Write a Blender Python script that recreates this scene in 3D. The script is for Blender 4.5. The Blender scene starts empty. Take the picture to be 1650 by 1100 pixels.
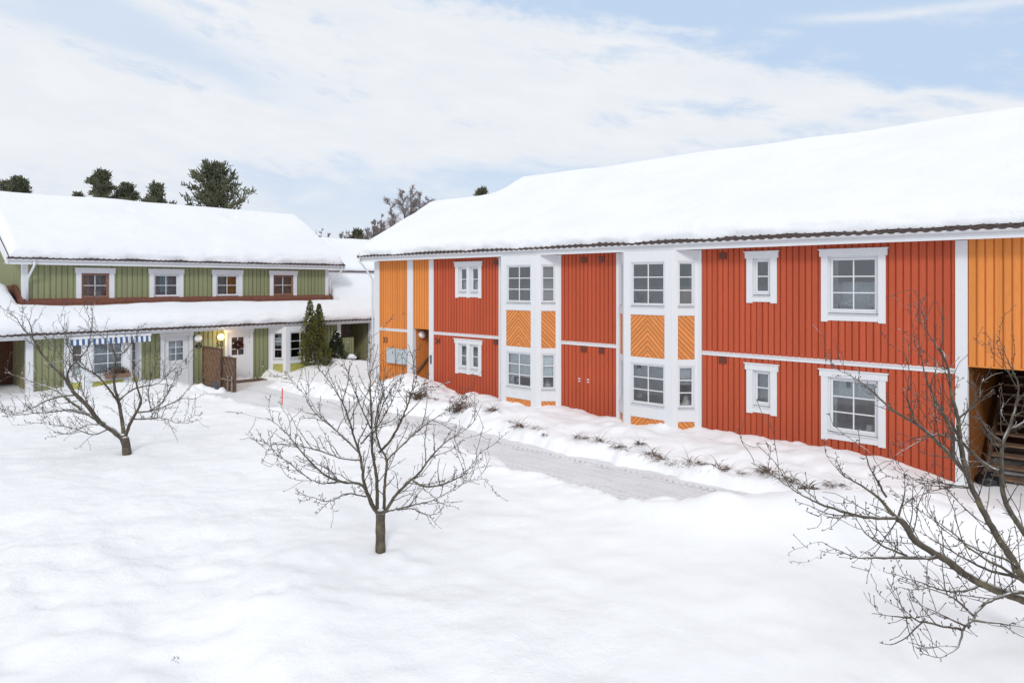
import bpy, math, random
import numpy as np
from mathutils import Vector, Quaternion
RND = random.Random(7)
sc = bpy.context.scene
COL = sc.collection

# ------------------------------------------------------------------ helpers
def tag(o, label=None, cat=None, group=None, kind=None):
    if label: o['label'] = label
    if cat: o['category'] = cat
    if group: o['group'] = group
    if kind: o['kind'] = kind
    return o

def thing(name, loc, label, cat, group=None, rz=0.0):
    o = bpy.data.objects.new(name, None)
    COL.objects.link(o)
    o.empty_display_size = .2
    o.location = loc
    o.rotation_euler = (0, 0, rz)
    return tag(o, label, cat, group)

class MB:
    """collects faces, then links them as one mesh object"""
    def __init__(s):
        s.v = []; s.f = []; s.m = []; s.uv = {}
    def quad(s, a, b, c, d, mat=0, uv=None):
        n = len(s.v); s.v += [a, b, c, d]; s.f.append((n, n+1, n+2, n+3)); s.m.append(mat)
        if uv: s.uv[len(s.f)-1] = uv
    def tri(s, a, b, c, mat=0):
        n = len(s.v); s.v += [a, b, c]; s.f.append((n, n+1, n+2)); s.m.append(mat)
    def hexa(s, c, mat=0):
        n = len(s.v); s.v += list(c)
        for f in ((0,3,2,1),(4,5,6,7),(0,1,5,4),(1,2,6,5),(2,3,7,6),(3,0,4,7)):
            s.f.append(tuple(n+i for i in f)); s.m.append(mat)
    def box(s, x0, x1, y0, y1, z0, z1, mat=0):
        s.hexa([(x0,y0,z0),(x1,y0,z0),(x1,y1,z0),(x0,y1,z0),(x0,y0,z1),(x1,y0,z1),(x1,y1,z1),(x0,y1,z1)], mat)
    def fbox(s, F, a0, a1, d0, d1, z0, z1, mat=0):
        s.hexa([F(a0,d1,z0),F(a1,d1,z0),F(a1,d0,z0),F(a0,d0,z0),F(a0,d1,z1),F(a1,d1,z1),F(a1,d0,z1),F(a0,d0,z1)], mat)
    def tube(s, pts, rad, n=6, mat=0, cap=True):
        P = [Vector(p) for p in pts]; m = len(P)
        if isinstance(rad, (int, float)): rad = [rad]*m
        up = None; base = len(s.v)
        for i in range(m):
            t = (P[min(i+1,m-1)] - P[max(i-1,0)])
            if t.length < 1e-9: t = Vector((0,0,1))
            t.normalize()
            if up is None:
                up = Vector((1,0,0)) if abs(t.x) < .9 else Vector((0,1,0))
            a = (up - t*up.dot(t))
            if a.length < 1e-6: a = t.orthogonal()
            a.normalize(); up = a; b = t.cross(a)
            for k in range(n):
                w = 2*math.pi*k/n
                q = P[i] + (a*math.cos(w) + b*math.sin(w))*rad[i]
                s.v.append((q.x, q.y, q.z))
        for i in range(m-1):
            for k in range(n):
                k2 = (k+1) % n
                s.f.append((base+i*n+k, base+i*n+k2, base+(i+1)*n+k2, base+(i+1)*n+k)); s.m.append(mat)
        if cap:
            s.f.append(tuple(base+k for k in reversed(range(n)))); s.m.append(mat)
            s.f.append(tuple(base+(m-1)*n+k for k in range(n))); s.m.append(mat)
    def sphere(s, c, r, n=12, m=8, sc_=(1,1,1), mat=0):
        base = len(s.v)
        for j in range(m+1):
            th = math.pi*j/m
            for k in range(n):
                ph = 2*math.pi*k/n
                s.v.append((c[0]+r*sc_[0]*math.sin(th)*math.cos(ph), c[1]+r*sc_[1]*math.sin(th)*math.sin(ph), c[2]+r*sc_[2]*math.cos(th)))
        for j in range(m):
            for k in range(n):
                k2 = (k+1) % n
                s.f.append((base+j*n+k, base+(j+1)*n+k, base+(j+1)*n+k2, base+j*n+k2)); s.m.append(mat)
    def grid(s, X, Y, Z, mat=0):
        """X,Y,Z 2-D arrays"""
        r, c = X.shape; base = len(s.v)
        s.v += list(zip(X.ravel().tolist(), Y.ravel().tolist(), Z.ravel().tolist()))
        for i in range(r-1):
            o = base + i*c
            for j in range(c-1):
                s.f.append((o+j, o+j+1, o+c+j+1, o+c+j))
        s.m += [mat]*((r-1)*(c-1))
    def build(s, name, mats, parent=None, smooth=False, label=None, bevel=0):
        if not isinstance(mats, (list, tuple)): mats = [mats]
        me = bpy.data.meshes.new(name)
        me.from_pydata(s.v, [], s.f)
        for m in mats: me.materials.append(m)
        if len(mats) > 1: me.polygons.foreach_set('material_index', s.m)
        if smooth: me.polygons.foreach_set('use_smooth', [True]*len(s.f))
        if s.uv:
            ul = me.uv_layers.new(name='UVMap')
            for fi, uvs in s.uv.items():
                p = me.polygons[fi]
                for k, li in enumerate(p.loop_indices): ul.data[li].uv = uvs[k]
        me.update()
        o = bpy.data.objects.new(name, me)
        COL.objects.link(o)
        if parent is not None: o.parent = parent
        if label: o['label'] = label
        if bevel:
            b = o.modifiers.new('bevel', 'BEVEL'); b.width = bevel; b.segments = 1; b.limit_method = 'ANGLE'
        return o

def frame(ox, oy, dx, dy):
    """a: along the wall, d: outward, z: up"""
    return lambda a, d, z: (ox+a*dx+d*dy, oy+a*dy-d*dx, z)

# ---- numpy value noise
def _hash(ix, iy, seed):
    h = (ix.astype(np.int64)*374761393 + iy.astype(np.int64)*668265263 + seed*1442695041) & 0xFFFFFFFF
    h = ((h ^ (h >> 13)) * 1274126177) & 0xFFFFFFFF
    h = (h ^ (h >> 16)) & 0xFFFFFFFF
    return h.astype(np.float64)/4294967295.0
def vnoise(x, y, seed=0):
    x = np.asarray(x, float); y = np.asarray(y, float)
    ix = np.floor(x); iy = np.floor(y); fx = x-ix; fy = y-iy
    fx = fx*fx*fx*(fx*(fx*6-15)+10); fy = fy*fy*fy*(fy*(fy*6-15)+10)
    a = _hash(ix,iy,seed); b = _hash(ix+1,iy,seed); c = _hash(ix,iy+1,seed); d = _hash(ix+1,iy+1,seed)
    return (a*(1-fx)+b*fx)*(1-fy)+(c*(1-fx)+d*fx)*fy*1.0 - .5
def fbm(x, y, seed=0, octv=4, gain=.5):
    t = 0; amp = 1
    for i in range(octv):
        t = t + amp*vnoise(x*(2**i)+17.3*i, y*(2**i)-9.1*i, seed+i*31); amp *= gain
    return t
def sstep(a, b, x):
    t = np.clip((x-a)/(b-a), 0, 1); return t*t*(3-2*t)

# ------------------------------------------------------------------ materials
class N:
    def __init__(s, name):
        s.m = bpy.data.materials.new(name); s.m.use_nodes = True
        s.t = s.m.node_tree; s.n = s.t.nodes; s.l = s.t.links
        s.b = s.n['Principled BSDF']; s.out = s.n['Material Output']
    def node(s, t, **kw):
        x = s.n.new(t)
        for k, v in kw.items():
            if k in x.inputs: x.inputs[k].default_value = v
            else: setattr(x, k, v)
        return x
    def link(s, a, b): s.l.new(a, b)
    def coords(s, kind='Object', scale=(1,1,1), rot=(0,0,0)):
        tc = s.node('ShaderNodeTexCoord'); mp = s.node('ShaderNodeMapping')
        mp.inputs['Scale'].default_value = scale; mp.inputs['Rotation'].default_value = rot
        s.link(tc.outputs[kind], mp.inputs['Vector']); return mp.outputs[0]
    def noise(s, vec, scale=5, detail=4, rough=.6, dist=0):
        x = s.node('ShaderNodeTexNoise'); x.inputs['Scale'].default_value = scale
        x.inputs['Detail'].default_value = detail; x.inputs['Roughness'].default_value = rough
        x.inputs['Distortion'].default_value = dist
        s.link(vec, x.inputs['Vector']); return x.outputs['Fac']
    def ramp(s, fac, stops):
        r = s.node('ShaderNodeValToRGB'); e = r.color_ramp.elements
        while len(e) < len(stops): e.new(.5)
        for i, (p, c) in enumerate(stops):
            e[i].position = p; e[i].color = (*c, 1) if len(c) == 3 else c
        s.link(fac, r.inputs[0]); return r.outputs[0]
    def mix(s, fac, a, b, mode='MIX'):
        x = s.node('ShaderNodeMix', data_type='RGBA', blend_type=mode)
        for sock, val in ((x.inputs[0], fac), (x.inputs[6], a), (x.inputs[7], b)):
            if hasattr(val, 'is_linked') or hasattr(val, 'links'): s.link(val, sock)
            else: sock.default_value = val if not isinstance(val, tuple) or len(val) == 4 else (*val, 1)
        return x.outputs[2]
    def math(s, op, a, b=None, c=None):
        x = s.node('ShaderNodeMath', operation=op)
        for i, v in enumerate((a, b, c)):
            if v is None: continue
            if hasattr(v, 'links'): s.link(v, x.inputs[i])
            else: x.inputs[i].default_value = v
        return x.outputs[0]
    def bump(s, h, strength=.3, dist=.02):
        b = s.node('ShaderNodeBump'); b.inputs['Strength'].default_value = strength; b.inputs['Distance'].default_value = dist
        s.link(h, b.inputs['Height']); s.link(b.outputs[0], s.b.inputs['Normal'])
    def setc(s, c):
        if hasattr(c, 'links'): s.link(c, s.b.inputs['Base Color'])
        else: s.b.inputs['Base Color'].default_value = (*c, 1)
        return s
    def rough(s, r): s.b.inputs['Roughness'].default_value = r; return s

def sc3(c, k): return tuple(min(1, x*k) for x in c)

def paint(name, col, rough=.6, var=.14, dirt=.0, zdirt=None):
    m = N(name)
    vec = m.coords('Object', (1, 1, .25))
    a = m.noise(vec, 2.2, 5, .65)
    c = m.ramp(a, [(.3, sc3(col, 1-var)), (.7, sc3(col, 1+var))])
    fine = m.noise(m.coords('Object', (9, 9, 1.2)), 6, 4, .7)
    c = m.mix(.35, c, m.ramp(fine, [(.35, sc3(col, .72 if var > .05 else .93)), (.65, sc3(col, 1.18 if var > .05 else 1.03))]))
    if zdirt:
        tc = m.node('ShaderNodeTexCoord'); sp = m.node('ShaderNodeSeparateXYZ'); m.link(tc.outputs['Object'], sp.inputs[0])
        f = m.node('ShaderNodeMapRange'); f.inputs['From Min'].default_value = zdirt[0]; f.inputs['From Max'].default_value = zdirt[1]
        f.inputs['To Min'].default_value = .55; f.inputs['To Max'].default_value = 0
        m.link(sp.outputs['Z'], f.inputs[0])
        c = m.mix(m.math('MULTIPLY', f.outputs[0], m.noise(m.coords('Object', (3,3,1)), 3, 4)), c, sc3(col, .45))
    m.setc(c).rough(rough)
    m.bump(fine, .15, .004)
    return m.m

def boards(name, col):
    """painted vertical cladding: every board keeps a slightly different tone"""
    m = N(name)
    tc = m.node('ShaderNodeTexCoord'); sp = m.node('ShaderNodeSeparateXYZ'); m.link(tc.outputs['Object'], sp.inputs[0])
    k = m.math('FLOOR', m.math('DIVIDE', m.math('ADD', sp.outputs['X'], m.math('MULTIPLY', sp.outputs['Y'], 1.0)), .145))
    wn = m.node('ShaderNodeTexWhiteNoise', noise_dimensions='1D'); m.link(k, wn.inputs['W'])
    big = m.noise(m.coords('Object', (1, 1, .35)), 1.1, 5, .6)
    c = m.ramp(big, [(.3, sc3(col, .86)), (.7, sc3(col, 1.12))])
    c = m.mix(.5, c, m.ramp(wn.outputs['Value'], [(0, sc3(col, .80)), (1, sc3(col, 1.16))]))
    grain = m.noise(m.coords('Object', (14, 14, .9)), 5, 5, .7)
    c = m.mix(.3, c, m.ramp(grain, [(.35, sc3(col, .62)), (.65, sc3(col, 1.2))]))
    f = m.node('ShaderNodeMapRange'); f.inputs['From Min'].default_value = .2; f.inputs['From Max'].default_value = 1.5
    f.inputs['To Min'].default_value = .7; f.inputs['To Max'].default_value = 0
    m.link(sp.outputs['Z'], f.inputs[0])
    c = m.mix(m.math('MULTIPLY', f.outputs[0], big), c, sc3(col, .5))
    m.setc(c).rough(.72); m.bump(grain, .25, .004)
    m.b.inputs['Specular IOR Level'].default_value = .25
    return m.m

def chevron(name, col, mode):
    """diagonal tongue-and-groove; UV is metres from the panel centre"""
    m = N(name)
    tc = m.node('ShaderNodeTexCoord'); sp = m.node('ShaderNodeSeparateXYZ'); m.link(tc.outputs['UV'], sp.inputs[0])
    u = sp.outputs[0]
    if mode == 'v': u = m.math('ABSOLUTE', u)
    elif mode == 'l': u = m.math('MULTIPLY', u, -1)
    h = m.math('DIVIDE', m.math('ADD', m.math('ADD', sp.outputs[1], u), 40), .132)
    fr = m.math('FRACT', h)
    g = m.math('LESS_THAN', fr, .19)
    wn = m.node('ShaderNodeTexWhiteNoise', noise_dimensions='1D'); m.link(m.math('FLOOR', h), wn.inputs['W'])
    c = m.ramp(wn.outputs['Value'], [(0, sc3(col, .85)), (1, sc3(col, 1.15))])
    nz = m.noise(m.coords('UV'), 8, 4)
    c = m.mix(.3, c, m.ramp(nz, [(.35, sc3(col, .75)), (.65, sc3(col, 1.2))]))
    c = m.mix(g, c, sc3(col, .36))
    m.setc(c).rough(.65); m.bump(m.math('SUBTRACT', 1, g), .6, .012)
    return m.m

def plain(name, col, rough=.6, metal=0, var=.12, scale=6, bump=.1):
    m = N(name); a = m.noise(m.coords('Object'), scale, 5, .6)
    m.setc(m.ramp(a, [(.3, sc3(col, 1-var)), (.7, sc3(col, 1+var))])).rough(rough)
    m.b.inputs['Metallic'].default_value = metal
    if bump: m.bump(a, bump, .01)
    return m.m

def glass_mat(name, base_mix=.055, tint=(.86,.92,.94)):
    m = N(name)
    tr = m.node('ShaderNodeBsdfTransparent'); tr.inputs[0].default_value = (*tint, 1)
    gl = m.node('ShaderNodeBsdfGlossy'); gl.inputs['Roughness'].default_value = .015
    gl.inputs[0].default_value = (.93, .96, 1, 1)
    fr = m.node('ShaderNodeFresnel'); fr.inputs[0].default_value = 1.55
    wob = m.noise(m.coords('Object'), 1.3, 2)
    bp = m.node('ShaderNodeBump'); bp.inputs['Strength'].default_value = .03; bp.inputs['Distance'].default_value = .02
    m.link(wob, bp.inputs['Height']); m.link(bp.outputs[0], gl.inputs['Normal'])
    f = m.math('ADD', m.math('MULTIPLY', fr.outputs[0], .8), base_mix)
    mx = m.node('ShaderNodeMixShader'); m.link(f, mx.inputs[0]); m.link(tr.outputs[0], mx.inputs[1]); m.link(gl.outputs[0], mx.inputs[2])
    m.link(mx.outputs[0], m.out.inputs[0]); return m.m

def snow_mat(name, col=(.88,.895,.925), rough_patch=True):
    m = N(name)
    g = m.node('ShaderNodeNewGeometry'); pos = g.outputs['Position']
    a = m.noise(pos, .45, 6, .62); b = m.noise(pos, 5.5, 6, .68); c = m.noise(pos, 38, 3, .6)
    colr = m.mix(m.ramp(a, [(.35, (0,0,0)), (.65, (1,1,1))]), sc3(col, .955), col)
    colr = m.mix(m.math('MULTIPLY', m.ramp(b, [(.3, (1,1,1)), (.5, (0,0,0))]), .35), colr, (col[0]*.90, col[1]*.925, col[2]*.96))  # bluish shade painted into the low spots of the bump noise
    m.setc(colr).rough(.75)
    m.b.inputs['Specular IOR Level'].default_value = .2
    d_ = m.noise(pos, 1.7, 5, .6)
    hgt = m.math('ADD', m.math('ADD', m.math('MULTIPLY', b, 1.0), m.math('MULTIPLY', c, .30)), m.math('MULTIPLY', d_, 1.6))
    if rough_patch:
        sp = m.node('ShaderNodeSeparateXYZ'); m.link(pos, sp.inputs[0])
        mask = m.ramp(m.math('SUBTRACT', m.noise(pos, .22, 3), m.math('MULTIPLY', sp.outputs['X'], .022)), [(.40, (.16,.16,.16)), (.70, (1,1,1))])
        hgt = m.math('MULTIPLY', hgt, mask)
    m.bump(hgt, .45 if rough_patch else .38, .085 if rough_patch else .05)
    return m.m

RED = (.485, .092, .042)
ORANGE = (.70, .25, .062)
GREEN = (.268, .284, .155)
M = {}
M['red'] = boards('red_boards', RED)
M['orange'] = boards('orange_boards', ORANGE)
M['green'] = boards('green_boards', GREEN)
M['darkgreen'] = boards('shaded_green_boards', (.30,.28,.155))
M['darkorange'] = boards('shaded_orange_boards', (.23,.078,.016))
M['white'] = paint('white_paint', (.70,.715,.745), .5, .03)
M['offwhite'] = paint('old_white_paint', (.66,.67,.70), .55, .06)
M['brownframe'] = paint('brown_window_paint', (.27,.15,.11), .55, .1)
for k, c in (('o', ORANGE), ('g', (.46,.45,.115))):
    for md in 'vlr': M['chev_'+k+md] = chevron('chevron_'+k+'_'+md, c, md)
M['tile'] = plain('shaded_roof_tile', (.055,.036,.032), .8, 0, .4, 9, .3)  # red-brown tile, its colour darkened to stand for shade at the eaves
M['redtile'] = plain('red_roof_tile', (.17,.062,.040), .75, 0, .25, 7, .2)
M['gutter'] = plain('white_steel', (.64,.66,.69), .35, 0, .05, 3, 0)
M['steel'] = plain('grey_steel', (.20,.20,.21), .5, .6, .2, 8, .05)
M['glass'] = glass_mat('window_glass', .13)
M['glass_far'] = glass_mat('window_glass_dim', .05)
M['snow'] = snow_mat('ground_snow')
M['rsnow'] = snow_mat('roof_snow_material', (.825,.845,.88), False)
M['black'] = plain('black_paint', (.02,.02,.022), .45, 0, .2, 8, 0)
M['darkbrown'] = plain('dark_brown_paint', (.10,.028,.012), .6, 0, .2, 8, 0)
M['vent'] = plain('dark_red_steel', (.16,.035,.018), .5, 0, .2, 12, 0)
M['mail'] = plain('grey_letterbox_steel', (.50,.56,.60), .4, .1, .06, 4, 0)
M['stairwood'] = plain('weathered_stair_wood', (.20,.125,.08), .8, 0, .35, 7, .3)
M['screenwood'] = plain('brown_stained_wood', (.17,.088,.045), .7, 0, .55, 9, .3)
M['darkwood'] = plain('dark_stained_wood', (.105,.060,.038), .7, 0, .5, 9, .3)
M['globe'] = plain('opal_globe', (.82,.84,.84), .3, 0, .02, 3, 0)
M['curtain_w'] = plain('white_curtain', (.62,.66,.66), .9, 0, .12, 14, .1)
M['curtain_g'] = plain('grey_curtain', (.33,.36,.37), .9, 0, .2, 14, .1)
M['snow_reflection'] = plain('snow_roof_reflection', (.42,.46,.49), .9, 0, .1, 5, 0)  # pale sheet tone imitating a reflected snowy roof
M['curtain_teal'] = plain('teal_curtain', (.20,.27,.29), .9, 0, .15, 8, 0)
M['blind'] = plain('dusty_blind', (.21,.195,.19), .9, 0, .3, 30, .1)
M['wood_in'] = plain('indoor_wood', (.33,.17,.06), .7, 0, .3, 4, .1)
M['room_grey'] = plain('indoor_grey', (.40,.43,.45), .9, 0, .35, 2, 0)
M['room_dark'] = plain('indoor_dark', (.15,.165,.18), .9, 0, .5, 2, 0)
M['room_warm'] = plain('indoor_warm', (.26,.19,.12), .9, 0, .5, 1.5, 0)
M['shade'] = plain('lamp_shade_cloth', (.80,.78,.72), .9, 0, .05, 6, 0)
M['petal'] = plain('white_petal', (.82,.82,.80), .8, 0, .05, 6, 0)
M['leaf'] = plain('house_plant_leaf', (.05,.10,.035), .6, 0, .4, 9, 0)
M['greydoor'] = plain('grey_shed_door', (.16,.14,.13), .8, 0, .3, 4, .2)
def emit(name, col, s):
    m = N(name); m.setc(col); m.b.inputs['Emission Color'].default_value = (*col, 1); m.b.inputs['Emission Strength'].default_value = s
    return m.m
M['lit'] = emit('lit_globe', (1, .66, .25), 3.2)
M['bulb'] = emit('lit_bulb', (1, .55, .2), 6)

def bark_mat(name, c0, c1, lichen, snow_amt):
    m = N(name)
    g = m.node('ShaderNodeNewGeometry'); pos = g.outputs['Position']
    a = m.noise(pos, 14, 6, .7); b = m.noise(pos, 5, 5, .6)
    c = m.ramp(a, [(.3, c0), (.7, c1)])
    c = m.mix(m.math('MULTIPLY', m.ramp(b, [(.5, (0,0,0)), (.68, (1,1,1))]), .7), c, lichen)
    if snow_amt:
        sp = m.node('ShaderNodeSeparateXYZ'); m.link(g.outputs['Normal'], sp.inputs[0])
        up = m.node('ShaderNodeMapRange'); up.inputs['From Min'].default_value = .55; up.inputs['From Max'].default_value = .8
        m.link(sp.outputs['Z'], up.inputs[0])
        f = m.math('MULTIPLY', up.outputs[0], m.ramp(m.noise(pos, 3.2, 4), [(.5-.12*snow_amt, (0,0,0)), (.58, (1,1,1))]))
        c = m.mix(f, c, (.85,.87,.90))
    m.setc(c).rough(.85); m.bump(a, .6, .012)
    return m.m
M['bark'] = bark_mat('apple_bark', (.032,.025,.020), (.115,.095,.072), (.17,.15,.075), .8)
M['twig'] = bark_mat('apple_twig', (.034,.026,.021), (.095,.074,.058), (.11,.09,.06), .45)
M['pinebark'] = plain('pine_bark', (.19,.12,.075), .9, 0, .4, 5, .2)
M['birchbark'] = plain('birch_bark', (.13,.115,.11), .85, 0, .5, 4, .2)
M['birchtwig'] = plain('birch_twig', (.27,.23,.225), .9, 0, .25, 4, 0)
def leaf_mat(name, dark, light, scale=1.2, snow=0):
    m = N(name); g = m.node('ShaderNodeNewGeometry')
    a = m.noise(g.outputs['Position'], scale, 4, .7)
    b = m.noise(g.outputs['Position'], scale*9, 2, .5)
    c = m.ramp(m.math('ADD', m.math('MULTIPLY', a, .65), m.math('MULTIPLY', b, .35)), [(.34, dark), (.66, light)])
    m.setc(c).rough(.75); m.b.inputs['Specular IOR Level'].default_value = .2
    return m.m
M['needle'] = leaf_mat('pine_needle', (.045,.056,.036), (.16,.165,.10), .7)
M['thuja'] = leaf_mat('thuja_leaf', (.035,.042,.010), (.19,.185,.055), 2.6)
M['yew'] = leaf_mat('yew_leaf', (.010,.022,.010), (.045,.065,.022), 3)
M['grass'] = leaf_mat('dry_grass', (.050,.030,.022), (.20,.125,.085), 5)
M['redstake'] = plain('red_plastic', (.75,.06,.07), .4, 0, .08, 5, 0)
# ------------------------------------------------------------------ building kit
def cladding(mb, F, a0, a1, z0, z1, holes=(), mat=0, period=.145, raised=.112, dep=.03, zfun=None):
    """board-and-batten wall with real steps; holes = (a0,a1,z0,z1); zfun(a)=top"""
    xs = {a0, a1}
    k = math.floor(a0/period)
    while k*period < a1:
        for q in (k*period, k*period+raised):
            if a0 < q < a1: xs.add(q)
        k += 1
    for h in holes:
        for q in h[:2]:
            if a0 < q < a1: xs.add(q)
    xs = sorted(xs)
    def d_at(m): return dep if (m/period - math.floor(m/period))*period < raised else 0.0
    prev = None
    for i in range(len(xs)-1):
        p, q = xs[i], xs[i+1]; m = (p+q)/2; d = d_at(m)
        iv = [(z0, z1)]
        for h in holes:
            if h[0] <= m <= h[1]:
                nv = []
                for (u, v) in iv:
                    if h[3] <= u or h[2] >= v: nv.append((u, v)); continue
                    if h[2] > u: nv.append((u, h[2]))
                    if h[3] < v: nv.append((h[3], v))
                iv = nv
        for (u, v) in iv:
            if zfun and v == z1:
                mb.quad(F(p,d,u), F(q,d,u), F(q,d,zfun(q)), F(p,d,zfun(p)), mat)
            else:
                mb.quad(F(p,d,u), F(q,d,u), F(q,d,v), F(p,d,v), mat)
        if prev is not None and prev != d:
            for (u, v) in iv:
                vv = zfun(p) if (zfun and v == z1) else v
                mb.quad(F(p,prev,u), F(p,d,u), F(p,d,vv), F(p,prev,vv), mat)
        prev = d

GLASS = ['glass']
def sash(part, F, a0, a1, z0, z1, cols, rows, d0=-.055, fmat='white', sw=.05, frame_w=.035, barmat=None):
    """fixed frame, sash and glazing bars in an opening, plus the pane"""
    fm = MB()
    fw = frame_w
    fm.fbox(F, a0, a0+fw, d0-.03, d0+.045, z0, z1); fm.fbox(F, a1-fw, a1, d0-.03, d0+.045, z0, z1)
    fm.fbox(F, a0+fw, a1-fw, d0-.03, d0+.045, z1-fw, z1); fm.fbox(F, a0+fw, a1-fw, d0-.03, d0+.045, z0, z0+fw)
    b0, b1, y0, y1 = a0+fw+.004, a1-fw-.004, z0+fw+.004, z1-fw-.004
    fm.fbox(F, b0, b0+sw, d0-.02, d0+.022, y0, y1); fm.fbox(F, b1-sw, b1, d0-.02, d0+.022, y0, y1)
    fm.fbox(F, b0+sw, b1-sw, d0-.02, d0+.022, y1-sw, y1); fm.fbox(F, b0+sw, b1-sw, d0-.02, d0+.022, y0, y0+sw)
    g0, g1, h0, h1 = b0+sw, b1-sw, y0+sw, y1-sw
    mw = .013
    bm = MB() if barmat else fm
    for i in range(1, cols):
        x = g0+(g1-g0)*i/cols; bm.fbox(F, x-mw, x+mw, d0-.012, d0+.018, h0, h1)
    for j in range(1, rows):
        z = h0+(h1-h0)*j/rows; bm.fbox(F, g0, g1, d0-.010, d0+.016, z-mw, z+mw)
    o = fm.build('frame', M[fmat], part)
    if barmat: bm.build('glazing_bars', M[barmat], part)
    pm = MB(); pm.quad(F(g0,d0-.002,h0), F(g1,d0-.002,h0), F(g1,d0-.002,h1), F(g0,d0-.002,h1))
    pm.build('pane', M[GLASS[0]], part)
    return g0, g1, h0, h1

def room(part, F, a0, a1, z0, z1, mat='room_grey', depth=1.6, d0=-.12, grow=.25, name='room', accents=()):
    r = MB(); A0, A1, Z0, Z1 = a0-grow, a1+grow, z0-.12, z1+.12
    D = d0-depth
    r.quad(F(A0,D,Z0), F(A1,D,Z0), F(A1,D,Z1), F(A0,D,Z1))
    r.quad(F(A0,d0,Z0), F(A0,D,Z0), F(A0,D,Z1), F(A0,d0,Z1))
    r.quad(F(A1,d0,Z0), F(A1,D,Z0), F(A1,D,Z1), F(A1,d0,Z1))
    r.quad(F(A0,d0,Z0), F(A1,d0,Z0), F(A1,D,Z0), F(A0,D,Z0))
    r.quad(F(A0,d0,Z1), F(A1,d0,Z1), F(A1,D,Z1), F(A0,D,Z1))
    # closing strips round the opening so that no daylight leaks in
    r.quad(F(A0,d0,Z0), F(a0,d0,Z0), F(a0,d0,Z1), F(A0,d0,Z1)); r.quad(F(a1,d0,Z0), F(A1,d0,Z0), F(A1,d0,Z1), F(a1,d0,Z1))
    r.quad(F(a0,d0,Z0), F(a1,d0,Z0), F(a1,d0,z0), F(a0,d0,z0)); r.quad(F(a0,d0,z1), F(a1,d0,z1), F(a1,d0,Z1), F(a0,d0,Z1))
    mats = [M[mat]]
    for (u0, u1, w0, w1, dd, mm) in accents:        # furniture fronts, doors, pictures: boxes of real depth in the room
        mats.append(M[mm]); r.fbox(F, u0, u1, D+.02, D+.02+dd, w0, w1, len(mats)-1)
    return r.build(name, mats, part)

def curtain(part, F, a0, a1, z0, z1, mat, d=-.17, name='curtain', wav=.018):
    c = MB(); n = max(8, int((a1-a0)/.02))
    if mat == 'blind': wav = 0; name = 'blind'
    for i in range(n):
        p = a0+(a1-a0)*i/n; q = a0+(a1-a0)*(i+1)/n
        dp = d+wav*math.sin(p*55); dq = d+wav*math.sin(q*55)
        c.quad(F(p,dp,z0), F(q,dq,z0), F(q,dq,z1), F(p,dp,z1))
    return c.build(name, M[mat], part)

def window(house, F, a0, a1, z0, z1, cols=2, rows=3, tw=.14, hd=.17, bt=.13, leaves=1, fmat='white', roomargs=None, cur=(), sill=True, nobot=False, foot=.03):
    """cased window: casing, then frame/pane/sill/room/curtain as sub-parts"""
    w = MB(); DP = .052
    w.fbox(F, a0, a0+tw, .0, DP, z0-foot, z1-hd); w.fbox(F, a1-tw, a1, .0, DP, z0-foot, z1-hd)
    w.fbox(F, a0-.035, a1+.035, .0, DP+.012, z1-hd, z1-.025)
    w.fbox(F, a0-.06, a1+.06, .0, DP+.035, z1-.025, z1)
    if not nobot: w.fbox(F, a0+tw, a1-tw, .0, DP-.008, z0, z0+bt)
    inner = [(a0+tw, a1-tw)]
    if leaves == 2:
        mid = (a0+a1)/2; pw = .075
        w.fbox(F, mid-pw, mid+pw, .0, DP-.002, z0-foot*.7, z1-hd)
        inner = [(a0+tw, mid-pw), (mid+pw, a1-tw)]
    # jambs that line the opening
    oz0 = z0+(0 if nobot else bt); oz1 = z1-hd
    for (p, q) in inner:
        w.fbox(F, p-.02, p, -.13, .0, oz0, oz1); w.fbox(F, q, q+.02, -.13, .0, oz0, oz1)
        w.fbox(F, p, q, -.13, .0, oz1, oz1+.02); w.fbox(F, p, q, -.13, .0, oz0-.02, oz0)
    part = w.build('window', M['white'], house)
    for (p, q) in inner:
        zz = oz0+(.045 if sill else 0)
        g = sash(part, F, p, q, zz, oz1, cols, rows, fmat=fmat, barmat='offwhite' if fmat != 'white' else None)
        if sill:
            s = MB()
            s.hexa([F(p,.066,oz0+.004),F(q,.066,oz0+.004),F(q,-.10,oz0+.004),F(p,-.10,oz0+.004),F(p,.066,oz0+.016),F(q,.066,oz0+.016),F(q,-.10,oz0+.043),F(p,-.10,oz0+.043)])
            s.build('sill', M['gutter'] if fmat == 'white' else M['brownframe'], part)
    ra = dict(mat='room_grey'); ra.update(roomargs or {})
    room(part, F, a0+tw-.005, a1-tw+.005, oz0, oz1, d0=-.13, **ra)
    for (f0, f1, h0, h1, mt) in cur:
        A = a0+tw; B = a1-tw
        curtain(part, F, A+(B-A)*f0, A+(B-A)*f1, oz0+(oz1-oz0)*h0, oz0+(oz1-oz0)*h1, mt, d=-.19 if len(mt) < 12 or mt != 'snow_reflection' else -.42)
    return part

def hole(a0, a1, z0, z1, tw=.14, hd=.17, bt=.13):
    return (a0+.03, a1-.03, z0+.03, z1-.03)

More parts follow.
